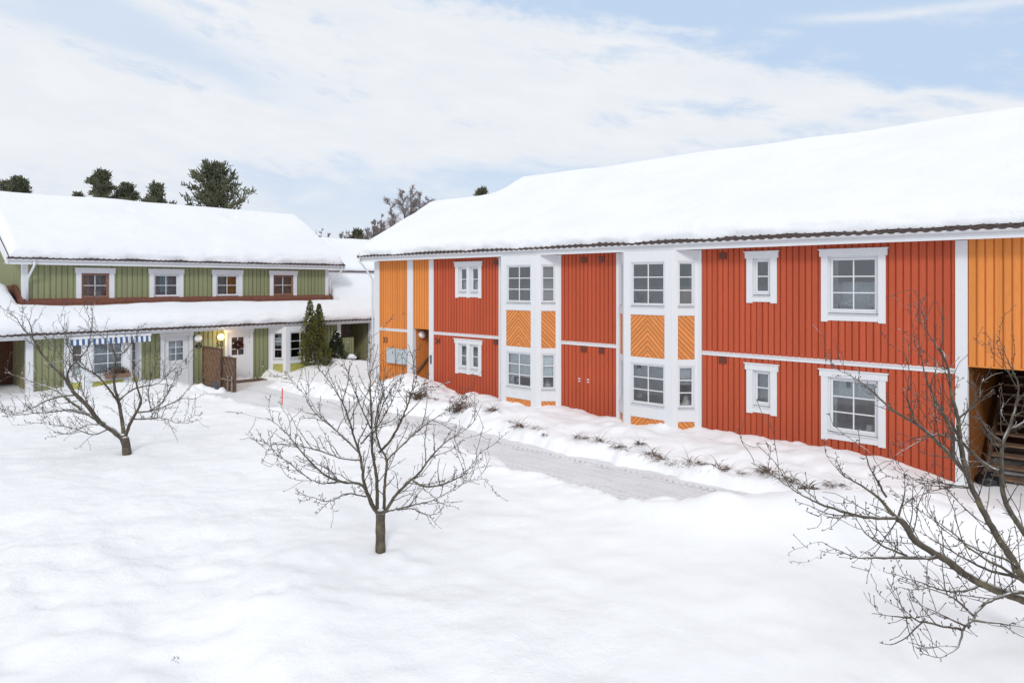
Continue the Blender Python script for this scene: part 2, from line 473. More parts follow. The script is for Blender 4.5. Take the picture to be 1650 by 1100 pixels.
def bay(house, c, y0, wins, panels, ztop, key, rooms, zbot=-.3, half=1.22, fh=.73, p=.5, out=1.31):
    """canted bay: white casing, its windows and diagonal-board panels on three faces"""
    s = half-fh; L = math.hypot(s, p)
    faces = [('l', frame(c-half, y0, s/L, -p/L), L, (.135, L-.125), 1),
             ('v', frame(c-fh, y0-p, 1, 0), 2*fh, (.205, 2*fh-.215), 2),
             ('r', frame(c+fh, y0-p, s/L, p/L), L, (.135, L-.125), 1)]
    w = MB()
    part_faces = []
    for md, F, W, (o0, o1), cols in faces:
        zs = [zbot]
        for (u, v) in sorted(wins): zs += [u, v]
        zs.append(ztop)
        # base skin with window openings
        w.quad(F(0,0,zbot), F(o0,0,zbot), F(o0,0,ztop), F(0,0,ztop)); w.quad(F(o1,0,zbot), F(W,0,zbot), F(W,0,ztop), F(o1,0,ztop))
        for i in range(0, len(zs)-1, 2):
            w.quad(F(o0,0,zs[i]), F(o1,0,zs[i]), F(o1,0,zs[i+1]), F(o0,0,zs[i+1]))
        # posts and rails standing proud of the skin
        e = .0
        w.fbox(F, .005, o0, .002, .03, zbot, ztop); w.fbox(F, o1, W-.005, .002, .03, zbot, ztop)
        rails = []
        bl = sorted([(u, v, 'w') for (u, v) in wins]+[(u, v, 'p') for (u, v) in panels])
        z = zbot
        for (u, v, k) in bl:
            if u > z+.02: rails.append((z, u))
            z = v
        if ztop > z+.02: rails.append((z, ztop))
        for (u, v) in rails:
            if v-u > .0: w.fbox(F, o0, o1, .002, .022, max(u, zbot), v)
        # drip caps above the panels, jamb lining
        for (u, v) in panels: w.fbox(F, o0, o1, .022, .034, v+.005, v+.022)
        for (u, v) in wins:
            w.fbox(F, o0-.02, o0, -.10, .0, u, v); w.fbox(F, o1, o1+.02, -.10, .0, u, v)
            w.fbox(F, o0, o1, -.10, .0, v, v+.02); w.fbox(F, o0, o1, -.10, .0, u-.02, u)
        part_faces.append((md, F, o0, o1, cols))
    # corner posts closing the 45-degree joints, wall boards either side
    for x in (c-fh, c+fh):
        w.tube([(x, y0-p+.004, zbot), (x, y0-p+.004, ztop-.002)], .034, 8)
    w.box(c-out, c-half-.002, y0-.048, y0+.02, zbot, ztop); w.box(c+half+.002, c+out, y0-.048, y0+.02, zbot, ztop)
    part = w.build('bay_window', M['white'], house)
    for md, F, o0, o1, cols in part_faces:
        for (u, v) in wins:
            sash(part, F, o0, o1, u+.04, v, cols, 3, d0=-.04, sw=.032, frame_w=.026)
            sl = MB()
            sl.hexa([F(o0,.055,u+.002),F(o1,.055,u+.002),F(o1,-.08,u+.002),F(o0,-.08,u+.002),F(o0,.055,u+.012),F(o1,.055,u+.012),F(o1,-.08,u+.039),F(o0,-.08,u+.039)])
            sl.build('sill', M['gutter'], part)
        for (u, v) in panels:
            pm = MB(); cx = (o0+o1)/2; cz = (u+v)/2
            pm.quad(F(o0,.008,u), F(o1,.008,u), F(o1,.008,v), F(o0,.008,v), 0, [(o0-cx,u-cz),(o1-cx,u-cz),(o1-cx,v-cz),(o0-cx,v-cz)])
            pm.build('panel', M['chev_'+key+md], part)
    F0 = frame(c, y0, 1, 0)
    for (u, v), ra in zip(sorted(wins), rooms):
        cur = ra.pop('cur', ())
        r = MB(); h = half-.02; D = 2.4; za, zb = u-.10, v+.08
        P = [(c-h, y0+.02), (c-fh+.03, y0-p+.07), (c+fh-.03, y0-p+.07), (c+h, y0+.02)]
        for z in (za, zb):
            r.quad((P[0][0],P[0][1],z),(P[1][0],P[1][1],z),(P[2][0],P[2][1],z),(P[3][0],P[3][1],z))
            r.quad((c-h,y0+.02,z),(c+h,y0+.02,z),(c+h,y0+D,z),(c-h,y0+D,z))
        r.quad((c-h,y0+D,za),(c+h,y0+D,za),(c+h,y0+D,zb),(c-h,y0+D,zb))
        r.quad((c-h,y0+.02,za),(c-h,y0+D,za),(c-h,y0+D,zb),(c-h,y0+.02,zb)); r.quad((c+h,y0+.02,za),(c+h,y0+D,za),(c+h,y0+D,zb),(c+h,y0+.02,zb))
        mats = [M[ra.get('mat', 'room_grey')]]
        for (x0, x1, d0, d1, z0, z1, mm) in ra.get('acc', ()):
            mats.append(M[mm]); r.box(c+x0, c+x1, y0+d0, y0+d1, u+z0, u+z1, len(mats)-1)
        r.build('room', mats, part)
        for (fi, f0, f1, h0, h1, mt) in cur:
            md, F, o0, o1, cols = part_faces[fi]
            curtain(part, F, o0+(o1-o0)*f0, o0+(o1-o0)*f1, u+(v-u)*h0, u+(v-u)*h1, mt, d=-.12, wav=.012)
    return part

def number(house, F, a, z, text, mat, size=.30, d=.034):
    cu = bpy.data.curves.new('house_number', 'FONT'); cu.body = text; cu.size = size; cu.align_x = 'CENTER'; cu.align_y = 'CENTER'; cu.extrude = .008
    cu.offset = .004
    tmp = bpy.data.objects.new('house_number', cu); COL.objects.link(tmp)
    dg = bpy.context.evaluated_depsgraph_get(); me = bpy.data.meshes.new_from_object(tmp.evaluated_get(dg))
    COL.objects.unlink(tmp); bpy.data.objects.remove(tmp)
    o0 = Vector(F(a, d, z)); ex = Vector(F(a+1, d, z))-o0; ed = Vector(F(a, d+1, z))-o0
    for v in me.vertices:
        q = o0+ex*v.co.x+Vector((0,0,1))*v.co.y+ed*v.co.z
        v.co = q
    me.materials.clear(); me.materials.append(M[mat])
    o = bpy.data.objects.new('house_number', me); o['label'] = 'house number '+text; COL.objects.link(o); o.parent = house
    return o

def eaves(house, x0, x1, ye, ztile, zfb, slope, yw, ends=(1, 1), gut=True):
    """fascia, soffit, gutter and snow guards along an eave that faces -y"""
    zft = ztile-.14
    m = MB(); m.box(x0, x1, ye+.03, ye+.058, zfb, zft); m.box(x0, x1, ye+.058, yw, zfb+.03, zfb+.048)
    m.box(x0, x1, ye+.018, ye+.03, zft-.055, zft+.03)
    m.build('fascia', M['white'], house)
    g = MB(); n = 8; r = .062; yc = ye-.025; zc = ztile-.085
    L = int((x1-x0)/2.5)+1
    for i in range(n):
        a = math.pi+math.pi*i/n; b = math.pi+math.pi*(i+1)/n
        p = (yc+r*math.cos(a), zc+r*math.sin(a)); q = (yc+r*math.cos(b), zc+r*math.sin(b))
        g.quad((x0,p[0],p[1]),(x1,p[0],p[1]),(x1,q[0],q[1]),(x0,q[0],q[1]))
        ri = r-.006
        p = (yc+ri*math.cos(a), zc+ri*math.sin(a)); q = (yc+ri*math.cos(b), zc+ri*math.sin(b))
        g.quad((x0,p[0],p[1]),(x1,p[0],p[1]),(x1,q[0],q[1]),(x0,q[0],q[1]))
    g.tube([(x0, yc-r, zc), (x1, yc-r, zc)], .009, 6)
    x = x0+.4
    while x < x1:      # brackets
        g.box(x-.012, x+.012, yc-r-.006, yc-r+.01, zc-.03, zc+.016); x += .8
    g.build('gutter', M['gutter'], house, smooth=False)

def corrugated(name, parent, mat, x0, x1, y0, y1, zf, period=.22, amp=.018, th=.024, nper=8):
    """a band of pantiles: waved top, waved underside, closed front lip"""
    m = MB(); n = int((x1-x0)/period*nper); xs = np.linspace(x0, x1, n+1)
    ph = ((xs/period) % 1.0); w = amp*np.where(ph < .35, np.sin(ph/.35*math.pi), -.45*np.sin((ph-.35)/.65*math.pi))*1.3
    rows = 4
    ys = np.linspace(y0, y1, rows)
    X, Y = np.meshgrid(xs, ys); W = np.tile(w, (rows, 1)); Z = zf(X, Y)
    m.grid(X, Y, Z+W+th); m.grid(X, Y, Z+W)
    m.grid(np.vstack([xs, xs]), np.full((2, n+1), y0), np.vstack([Z[0]+W[0], Z[0]+W[0]+th]))
    return m.build(name, mat, parent)

def snow_guards(parent, xs, y, zf, mat='steel'):
    for x in xs:
        m = MB(); z = float(zf(np.array(x), np.array(y)))
        m.hexa([(x-.022,y-.02,z-.02),(x+.022,y-.02,z-.02),(x+.022,y+.0,z-.02),(x-.022,y+.0,z-.02),(x-.016,y+.045,z+.15),(x+.016,y+.045,z+.15),(x+.016,y+.06,z+.15),(x-.016,y+.06,z+.15)])
        m.box(x-.03, x+.03, y-.03, y+.30, z+.012, z+.03)
        m.build('snow_guard', M[mat], parent)

def roof_snow(parent, x0, x1, y0, y1, zf, T=.34, R=.24, seed=1, wav=.05, edges=(1,1,1,1), nx=None, name='roof_snow', extra=None, step=.16):
    """snow blanket: rounded lip at the open edges, gentle drifts, stands on the roof plane zf"""
    def lines(a, b, e0, e1, st):
        L = b-a; n = max(6, int((L)/st)); t = list(np.linspace(a, b, n+1))
        fine = [0, .008, .02, .04, .07, .105, .145, .19, .24, .30]
        if e0: t = [v for v in t if v > a+.33]+[a+f for f in fine]
        if e1: t = [v for v in t if v < b-.33]+[b-f for f in fine]
        return np.array(sorted(set(np.round(t, 5))))
    xs = lines(x0, x1, edges[0], edges[1], step); ys = lines(y0, y1, edges[2], edges[3], step*.8)
    X, Y = np.meshgrid(xs, ys)
    dx0 = X-x0; dx1 = x1-X; dy0 = Y-y0; dy1 = y1-Y
    def prof(d, on, R_):
        if not on: return np.ones_like(d)
        q = np.clip(d/R_, 0, 1); return np.sqrt(np.clip(1-(1-q)**2, 0, 1))
    e = prof(dx0, edges[0], R)*prof(dx1, edges[1], R)*prof(dy0, edges[2], R)*prof(dy1, edges[3], R)
    t = T*(1+.22*fbm(X*.35, Y*.5, seed, 3)+.07*fbm(X*.25, Y*2.4, seed+7, 2)+.10*fbm(X*1.6, Y*2.2, seed+5, 3)*np.exp(-dy0/1.0))
    lip = np.exp(-np.clip(dy0, 0, None)/.22)
    # wavy lip: push the front edge in and out
    sh = wav*(fbm(X*1.3, X*0, seed+9, 4)*1.6)
    Yn = Y+sh*np.exp(-dy0/.5)*edges[2]
    Z = zf(X, Yn)+.012+t*e
    # overhanging bulge and horizontal melt layers on the lip
    Yn = Yn-.05*edges[2]*np.sin(np.pi*np.clip(e,0,1))*lip*(1+fbm(X*2.1, Z*9, seed+3, 3))
    Yn = Yn+.016*edges[2]*np.sin(Z*70+fbm(X*.9, Z, seed, 2)*6)*lip
    if extra is not None: Z = Z+extra(X, Y)
    m = MB(); m.grid(X, Yn, Z)
    return m.build(name, M['rsnow'], parent, smooth=True)

def downspout(house, pts, r=.042, name='downspout'):
    m = MB(); m.tube(pts, r, 10)
    return m.build(name, M['gutter'], house, smooth=True)

def smin(a, b, k):
    h = np.clip(.5+.5*(b-a)/k, 0, 1); return b*(1-h)+a*h-k*h*(1-h)

def gable_box(house, x0, x1, y0, y1, z, name, mat, tops):
    """plain unseen sides and back closing a house"""
    m = MB()
    for x in (x0, x1):
        pass
    return m
# ------------------------------------------------------------------ frames of the two rows of houses (metres, z=0 at the paths)
P0 = (9.08, 13.94); RA = math.atan2(-.678, .735)
G0 = (-11.85, 29.9); GA = math.atan2(.735, .678)
CAM_H = 4.2
def red2w(x, y): return (P0[0]+.735*x+.678*y, P0[1]-.678*x+.735*y)
def grn2w(x, y): return (G0[0]+.678*x-.735*y, G0[1]+.735*x+.678*y)
def w2red(X, Y): return ((X-P0[0])*.735-(Y-P0[1])*.678, (X-P0[0])*.678+(Y-P0[1])*.735)
def w2grn(X, Y): return ((X-G0[0])*.678+(Y-G0[1])*.735, -(X-G0[0])*.735+(Y-G0[1])*.678)

# ------------------------------------------------------------------ snow-covered ground with the cleared path
PLOW = [(-12.6,26.2), (-11.3,25.0), (-9.6,23.1), (-7.1,21.2), (-4.6,19.5), (-2.75,18.4), (-1.2,16.75), (-.15,15.2), (1.1,13.5), (2.0,12.5), (3.1,11.75), (4.0,11.95), (5.2,12.05), (6.6,11.6), (8.4,10.2), (10.5,8.4)]
PLOW += [red2w(4.5,-1.6), red2w(1.5,-1.4), red2w(.2,-1.5), red2w(-1.3,-2.75), red2w(-4,-2.95), red2w(-8,-2.85), red2w(-11,-2.5), red2w(-14,-2.2), red2w(-15.8,-2.6), (-3.7,23.0), (-5.0,24.3), (-6.6,25.2), (-8.6,26.6), (-9.9,28.0), (-9.9,29.6)]
PLOW += [grn2w(1.0,-.05), grn2w(-3.3,-.05), grn2w(-3.2,-1.2), grn2w(-2.0,-2.5)]
_pl = np.array(PLOW)
def plow_sd(X, Y):
    """signed distance to the cleared area, negative inside"""
    d2 = np.full(X.shape, 1e9); inside = np.zeros(X.shape, bool); n = len(_pl)
    for i in range(n):
        ax, ay = _pl[i]; bx, by = _pl[(i+1) % n]
        ex, ey = bx-ax, by-ay
        t = np.clip(((X-ax)*ex+(Y-ay)*ey)/(ex*ex+ey*ey), 0, 1)
        d2 = np.minimum(d2, (X-ax-t*ex)**2+(Y-ay-t*ey)**2)
        if by != ay:
            c = ((ay > Y) != (by > Y)) & (X < (bx-ax)*(Y-ay)/(by-ay)+ax)
            inside ^= c
    d = np.sqrt(d2); return np.where(inside, -d, d)
def gauss(X, Y, cx, cy, sx, sy, ang=0):
    c, s = math.cos(ang), math.sin(ang); u = (X-cx)*c+(Y-cy)*s; v = -(X-cx)*s+(Y-cy)*c
    return np.exp(-(u/sx)**2-(v/sy)**2)
TREES_AT = [(-1.88, 9.85), (-8.53, 15.3), (5.72, 6.9)]
def ground_z(X, Y):
    X = np.asarray(X, float); Y = np.asarray(Y, float)
    rx, ry = w2red(X, Y); gx, gy = w2grn(X, Y)
    sd = plow_sd(X, Y)+.26*fbm(X*.9, Y*.9, 3, 3)+.20*fbm(X*2.6, Y*2.6, 5, 3)
    h = .40+.10*fbm(X*.16, Y*.16, 11, 3)+.022*fbm(X*.7, Y*.7, 12, 3)
    # softly trodden, older tracks lower left of the lawn
    m = gauss(X, Y, -4.8, 8.4, 4.4, 3.6)
    h = h+m*(.09*fbm(X*1.1, Y*1.1, 21, 3)+.07*fbm(X*3.0, Y*3.0, 22, 3)-.05*sstep(.12, .34, fbm(X*2.2+3, Y*2.2, 25, 2)))
    h = h-.13*gauss(X, Y, -3.6, 7.6, .5, 2.6, .55)+.10*gauss(X, Y, -2.6, 8.3, .6, 1.5, .5)
    h = h+(.006+.012*sstep(3, -5, X))*fbm(X*5, Y*5, 23, 2)+.035*fbm(X*.45, Y*.9, 24, 3)
    # bank between the path and the red house
    q = -ry
    bank = sstep(-19.2, -17.6, rx)*(1-sstep(-1.6, .1, rx))
    lump = .12*fbm(rx*.8, q*1.1, 31, 3)+.09*fbm(rx*2.4, q*2.4, 32, 3)+.05*np.abs(fbm(rx*1.1+q*.8, q*1.6, 35, 2))
    hb = .45+lump+.07*fbm(rx*1.5, q*.5, 36, 3)+.10*gauss(rx, q, -16.6, 1.3, 1.3, .9)-.10*gauss(rx, q, -9, .9, 1.2, .8)
    hb = hb-.18*sstep(1.2, 2.6, q)+.24*gauss(rx, q, -15.9, 1.2, .8, .8)+.46*gauss(rx, q, -16.7, .85, .85, .65)+.12*fbm(rx*1.7, q*1.7, 34, 3)*sstep(-13.5, -15, rx)*1.0
    wR = bank*sstep(-1.0, -.3, q)*(1-sstep(3.1, 3.5, q))
    h = h*(1-wR)+hb*wR
    # in front of the open stair, lower
    wS = sstep(-1.4, .3, rx)*(1-sstep(2.5, 4.0, q))*sstep(-6, -4, q)
    h = h*(1-wS)+(.14+.06*fbm(X, Y, 41, 3))*wS
    # left bank below the green windows and the mound round the thuja
    wG = (1-sstep(-3.9, -3.2, gx))
    h = h+wG*.10*gauss(gx, gy, -4.9, -1.5, 1.3, .5)-wG*.14*gauss(gx, gy, -5.6, -.5, 2.2, .55)+wG*.06*fbm(X*1.3, Y*1.3, 51, 3)
    h = h+.10*gauss(gx, gy, -2.9, -2.0, .8, .45)
    h = h-.42*gauss(gx, gy, -9.6, -.3, 1.5, 1.0)
    h = h+.34*gauss(gx, gy, 3.3, -1.6, .95, .7)-.22*gauss(gx, gy, 1.9, -.6, .8, .6)+.22*gauss(gx, gy, 4.6, -1.7, 1.4, .7)-.18*sstep(5.4, 7.0, gx)*(gy > -4)
    # ploughed-up heaps on the near side of the path, right
    h = h+.40*gauss(X, Y, 5.5, 10.75, 2.3, .95, -.05)+.22*gauss(X, Y, 3.38, 10.98, .40, .36)+.10*gauss(X, Y, 4.55, 10.9, .5, .5)+.10*gauss(X, Y, 8.0, 9.6, 1.6, 1.0, -.5)
    h = h+.10*gauss(X, Y, 2.6, 11.1, .8, .35, -.6)
    for (tx, ty) in TREES_AT:
        h = h-.07*gauss(X, Y, tx, ty-.04, .19, .16)+(.09 if tx > -3 else 0)*gauss(X, Y, tx, ty, 1.0, .8)+.03*gauss(X, Y, tx, ty, .7, .6)
    wd = .55-.2*bank*(q < 3.4)+1.7*np.clip(gauss(gx, gy, 2.6, -2.6, 3.0, 1.6), 0, 1); e = np.clip((sd+.12)/wd, 0, 1); e = np.sqrt(np.clip(1-(1-e)**2, 0, 1))*.55+.45*e*e*(3-2*e)
    h = h+.08*np.exp(-((sd-.75)/.5)**2)*sstep(3.6, 4.6, q)*sstep(.5, 2, X)
    h = h+.16*np.exp(-((sd-.42)/.26)**2)*np.abs(fbm(X*2.4, Y*2.4, 9, 3))*(1-wS)
    e = e*(1+.22*fbm(X*2.3, Y*2.3, 8, 3)*(1-e))
    z = -.06*(1-e)+h*e
    far = sstep(45, 90, np.hypot(X, Y-15))
    return z*(1-far)+.3*far
def gz(x, y): return float(ground_z(np.array([x]), np.array([y]))[0])

def spread(a, b, st, far):
    core = list(np.arange(a, b+1e-6, st)); o = []
    d = st; v = b
    while v < far: d *= 1.28; v += d; o.append(v)
    d = st; v = a; p = []
    while v > -far: d *= 1.28; v -= d; p.append(v)
    return np.array(p[::-1]+core+o)
def make_ground():
    xs = spread(-17, 14, .085, 900); ys = spread(4.5, 34, .085, 900)
    X, Y = np.meshgrid(xs, ys); Z = ground_z(X, Y)
    me = bpy.data.meshes.new('snow_ground'); r, c = X.shape
    V = np.stack([X.ravel(), Y.ravel(), Z.ravel()], 1)
    I = np.arange(r*c).reshape(r, c)
    Q = np.stack([I[:-1,:-1].ravel(), I[:-1,1:].ravel(), I[1:,1:].ravel(), I[1:,:-1].ravel()], 1)
    me.vertices.add(len(V)); me.vertices.foreach_set('co', V.ravel())
    me.loops.add(Q.size); me.loops.foreach_set('vertex_index', Q.ravel().astype(np.int32))
    me.polygons.add(len(Q)); me.polygons.foreach_set('loop_start', np.arange(0, Q.size, 4, dtype=np.int32))
    me.polygons.foreach_set('use_smooth', np.ones(len(Q), bool))
    me.update(); me.validate()
    me.materials.append(M['snow'])
    o = bpy.data.objects.new('ground', me); COL.objects.link(o)
    tag(o, 'deep white snow lying over the lawn and the banks', kind='structure')
make_ground()

def path_material():
    m = N('packed_snow')
    ang = math.atan2(-.678, .735)
    g = m.node('ShaderNodeNewGeometry'); pos = g.outputs['Position']
    mp = m.node('ShaderNodeMapping'); mp.inputs['Rotation'].default_value = (0, 0, -ang); m.link(pos, mp.inputs[0])
    v = mp.outputs[0]
    st = m.node('ShaderNodeMapping'); st.inputs['Scale'].default_value = (.5, 5.5, 1); m.link(v, st.inputs[0])
    streak = m.noise(st.outputs[0], 1.5, 6, .72)
    fine = m.noise(pos, 17, 5, .75)
    blot = m.noise(pos, .7, 4, .6)
    st2 = m.node('ShaderNodeMapping'); st2.inputs['Scale'].default_value = (1.4, 7, 1); m.link(v, st2.inputs[0])
    grit = m.noise(st2.outputs[0], 3.6, 4, .8)
    c = m.ramp(streak, [(.3, (.64,.65,.685)), (.60, (.80,.815,.845))])
    c = m.mix(m.math('MULTIPLY', m.ramp(fine, [(.3, (1,1,1)), (.52, (0,0,0))]), .45), c, (.55,.56,.60))
    c = m.mix(m.math('MULTIPLY', m.ramp(grit, [(.33, (1,1,1)), (.45, (0,0,0))]), .5), c, (.27,.26,.27))
    c = m.mix(m.ramp(blot, [(.45, (0,0,0)), (.75, (.6,.6,.6))]), c, (.84,.855,.88))
    def dot(a, o):
        s_ = m.node('ShaderNodeVectorMath', operation='DOT_PRODUCT'); m.link(pos, s_.inputs[0]); s_.inputs[1].default_value = a
        return m.math('SUBTRACT', s_.outputs['Value'], a[0]*o[0]+a[1]*o[1])
    ru = dot((.735, -.678, 0), P0); rv = dot((.678, .735, 0), P0)
    for q0, k in ((-3.35, .8), (-4.75, .3)):
        dq = m.math('ABSOLUTE', m.math('ADD', m.math('SUBTRACT', rv, q0), m.math('MULTIPLY', m.math('SUBTRACT', blot, .5), .3)))
        band = m.math('LESS_THAN', dq, .13)
        lug = m.math('LESS_THAN', m.math('FRACT', m.math('ADD', m.math('MULTIPLY', ru, 6.5), m.math('MULTIPLY', dq, 5.0))), .42)
        worn = m.ramp(m.noise(pos, 2.2, 4, .7), [(.40, (0,0,0)), (.62, (1,1,1))])
        c = m.mix(m.math('MULTIPLY', m.math('MULTIPLY', m.math('MULTIPLY', band, lug), worn), k), c, (.36,.36,.38))
    m.setc(c).rough(.7); m.b.inputs['Specular IOR Level'].default_value = .25
    m.bump(m.math('ADD', fine, m.math('MULTIPLY', streak, 1.2)), .7, .03)
    return m.m
def make_path():
    xs = np.arange(-15, 13, .11); ys = np.arange(6, 32, .11)
    X, Y = np.meshgrid(xs, ys); sd = plow_sd(X, Y); rx, ry = w2red(X, Y)
    Z = .012*fbm(X*2.3, Y*2.3, 61, 3)+.012*fbm(rx*.5, ry*3.5, 62, 3)
    # two wheel tracks with tread marks along the house
    for q0 in (-3.35, -4.75):
        w = np.exp(-((ry-q0-.18*np.sin(rx*.22))/.10)**2)
        Z = Z-.012*w
    ok = sd < .75
    idx = -np.ones(X.shape, int); idx[ok] = np.arange(ok.sum())
    m = MB(); m.v = list(zip(X[ok].tolist(), Y[ok].tolist(), Z[ok].tolist()))
    r, c = X.shape
    for i in range(r-1):
        for j in range(c-1):
            q = (idx[i,j], idx[i,j+1], idx[i+1,j+1], idx[i+1,j])
            if min(q) >= 0: m.f.append(tuple(int(k) for k in q)); m.m.append(0)
    o = m.build('path', path_material(), smooth=True)
    tag(o, 'packed snow path with faint wheel tracks along the red houses', kind='structure')
make_path()

# ------------------------------------------------------------------ red and orange row of flats
def make_red():
    h = thing('apartment_house', (P0[0], P0[1], 0), 'red and orange two-storey timber house with white bay windows and a snowy roof', 'house', rz=RA)
    F = frame(0, 0, 1, 0)
    ZB = -.5; ZT = 5.12
    B1, B2 = -11.6, -6.98
    W = [('d', -15.01, -13.72, 3.74, 4.96), ('d', -15.01, -13.72, 1.11, 2.30), ('s', -4.47, -3.72, 3.76, 4.99), ('s', -4.47, -3.72, 1.07, 2.27),
         ('b', -2.705, -1.366, 3.37, 4.985), ('b', -2.705, -1.366, .69, 2.27)]
    holes = [hole(a, b, c, d) for (_, a, b, c, d) in W]
    # wall parts between the white posts
    def part_wall(name, mat, x0, x1, z0, z1, hs=()):
        m = MB(); cladding(m, F, x0, x1, z0, z1, hs); return m.build(name, M[mat], h, label=mat+' board wall between white posts')
    part_wall('wall', 'orange', -19.6, -17.5, ZB, ZT)
    part_wall('wall', 'orange', -17.5, -16.3, 2.57, ZT)
    part_wall('wall', 'red', -16.3, B1-1.25, ZB, ZT, holes)
    part_wall('wall', 'red', B1+1.25, B2-1.25, ZB, ZT, holes)
    part_wall('wall', 'red', B2+1.25, .0, ZB, ZT, holes)
    part_wall('wall', 'orange', .05, 2.95, 2.57, ZT)
    part_wall('wall', 'red', 2.95, 6.0, ZB, ZT)
    # side and back walls
    def gtop(y): return 5.27+.56*(y+.5) if y < 3.23 else 5.27+.56*3.73-.56*(y-3.23)
    m = MB(); cladding(m, frame(-19.6, 0, 0, -1), -6.5, 0, ZB, 5.1, zfun=lambda a: gtop(-a)); m.build('side_wall', M['orange'], h)
    def gtop2(y): return 5.27+.56*(y+.5) if y < 4.75 else 5.27+.56*5.25-.56*(y-4.75)
    m = MB(); cladding(m, frame(6.0, 0, 0, 1), 0, 9.5, ZB, 5.1, zfun=gtop2); m.build('side_wall', M['red'], h)
    m = MB(); cladding(m, frame(-16.3, 9.5, 0, -1), 0, 9.5, 5.0, 5.1, zfun=lambda a: gtop2(9.5-a)); m.build('side_wall', M['red'], h)
    m = MB(); cladding(m, frame(6.0, 9.5, -1, 0), 0, 22.3, ZB, 5.1); cladding(m, frame(-16.3, 6.5, -1, 0), 0, 3.3, ZB, 5.1); m.box(-16.4, -16.3, 6.5, 9.5, ZB, 5.1)
    m.build('back_wall', M['red'], h)
    # white posts
    for (x0, x1) in ((-19.72, -19.40), (-17.66, -17.33), (-16.41, -16.165), (-.085, .125), (2.85, 3.05)):
        m = MB(); m.box(x0, x1, -.055, .10 if x0 > -19 else .16, ZB, 5.07); m.build('corner_post', M['white'], h)
    # belt boards at floor level, each with a drip edge
    for (x0, x1) in ((-19.40, -17.66), (-16.165, B1-1.315), (B1+1.315, B2-1.315), (B2+1.315, -.085)):
        m = MB(); m.box(x0, x1, -.046, .0, 2.375, 2.452); m.hexa([(x0,-.07,2.452),(x1,-.07,2.452),(x1,0,2.452),(x0,0,2.452),(x0,-.07,2.458),(x1,-.07,2.458),(x1,0,2.492),(x0,0,2.492)])
        m.build('belt_board', M['white'], h)
    for (x0, x1) in ((-17.33, -16.41), (.125, 2.85)):
        m = MB(); m.box(x0, x1, -.03, .10, 2.535, 2.568); m.build('lintel', M['orange'], h)
    # windows
    acc_b = [(-2.6, -2.1, 3.3, 4.6, .08, 'room_dark'), (-1.9, -1.5, 3.5, 4.9, .05, 'curtain_g')]
    for i, (k, a, b, c, d) in enumerate(W):
        up = c > 3
        if k == 'd':
            window(h, F, a, b, c, d, 1, 2, leaves=2, tw=.15, roomargs=dict(mat='room_grey'), cur=[(0, 1, .0, .98, 'curtain_g')] if not up else [(0, 1, 0, .45, 'curtain_w')])
        elif k == 's':
            window(h, F, a, b, c, d, 1, 2, tw=.155, roomargs=dict(mat='room_warm' if up else 'room_grey'), cur=[] if up else [(0, 1, 0, 1, 'curtain_g')])
        else:
            window(h, F, a, b, c, d, 2, 3, tw=.145, roomargs=dict(mat='room_dark' if up else 'room_grey', depth=2.5, accents=[(-2.65, -2.15, c, c+1.1, .3, 'room_warm'), (-1.75, -1.4, c, c+.7, .5, 'curtain_g')]),
                   cur=[(0, .14, .0, .98, 'curtain_g'), (0, 1, 0, .56, 'snow_reflection')] if up else [(0, 1, .62, .99, 'curtain_w'), (0, .12, .0, .99, 'curtain_w')])  # half-height sheet added to resemble a snowy roof mirrored in the upper pane
    # bays
    wins = [(.95, 2.08), (3.58, 4.78)]; pans = [(-.2, .63), (2.24, 3.37)]
    bay(h, B1, 0, wins, pans, 5.07, 'o', [dict(mat='room_grey', cur=[(0,0,1,0,1,'curtain_w'), (1,0,1,.30,1,'curtain_w'), (2,0,1,.34,1,'curtain_w'), (1,0,.2,0,1,'curtain_w')]),
        dict(mat='room_warm', acc=[(-.7, -.1, 1.2, 1.5, .0, 1.0, 'wood_in'), (.2, .8, 1.4, 1.6, .2, .9, 'curtain_g')], cur=[(2,0,1,0,1,'blind')])])
    bay(h, B2, 0, wins, pans, 5.07, 'o', [dict(mat='room_grey', cur=[(1,0,1,.62,1,'curtain_g'), (2,0,1,.55,1,'curtain_g')]),
        dict(mat='room_dark', acc=[(.5, 1.1, .5, .8, .05, .5, 'wood_in'), (-.6, .3, 1.6, 1.9, .0, .42, 'wood_in'), (-.1, .5, 1.9, 2.0, .4, 1.0, 'room_grey')])])
    # vents under the eaves and under the belt
    for x in (-13.04, -9.44, -8.80, -5.09):
        for z in (4.90, 2.275):
            m = MB(); m.box(x-.10, x+.10, -.05, .0, z-.085, z+.085)
            for k in range(5): m.box(x-.092, x+.092, -.060, -.05, z-.075+k*.033, z-.060+k*.033)
            m.build('air_vent', M['vent'], h)
    for x in (-9.60, -9.28):
        m = MB(); m.box(x-.035, x+.035, -.045, -.02, 1.375, 1.405); m.box(x-.035, x+.035, -.045, -.02, 1.30, 1.33); m.build('wall_bracket', M['white'], h)
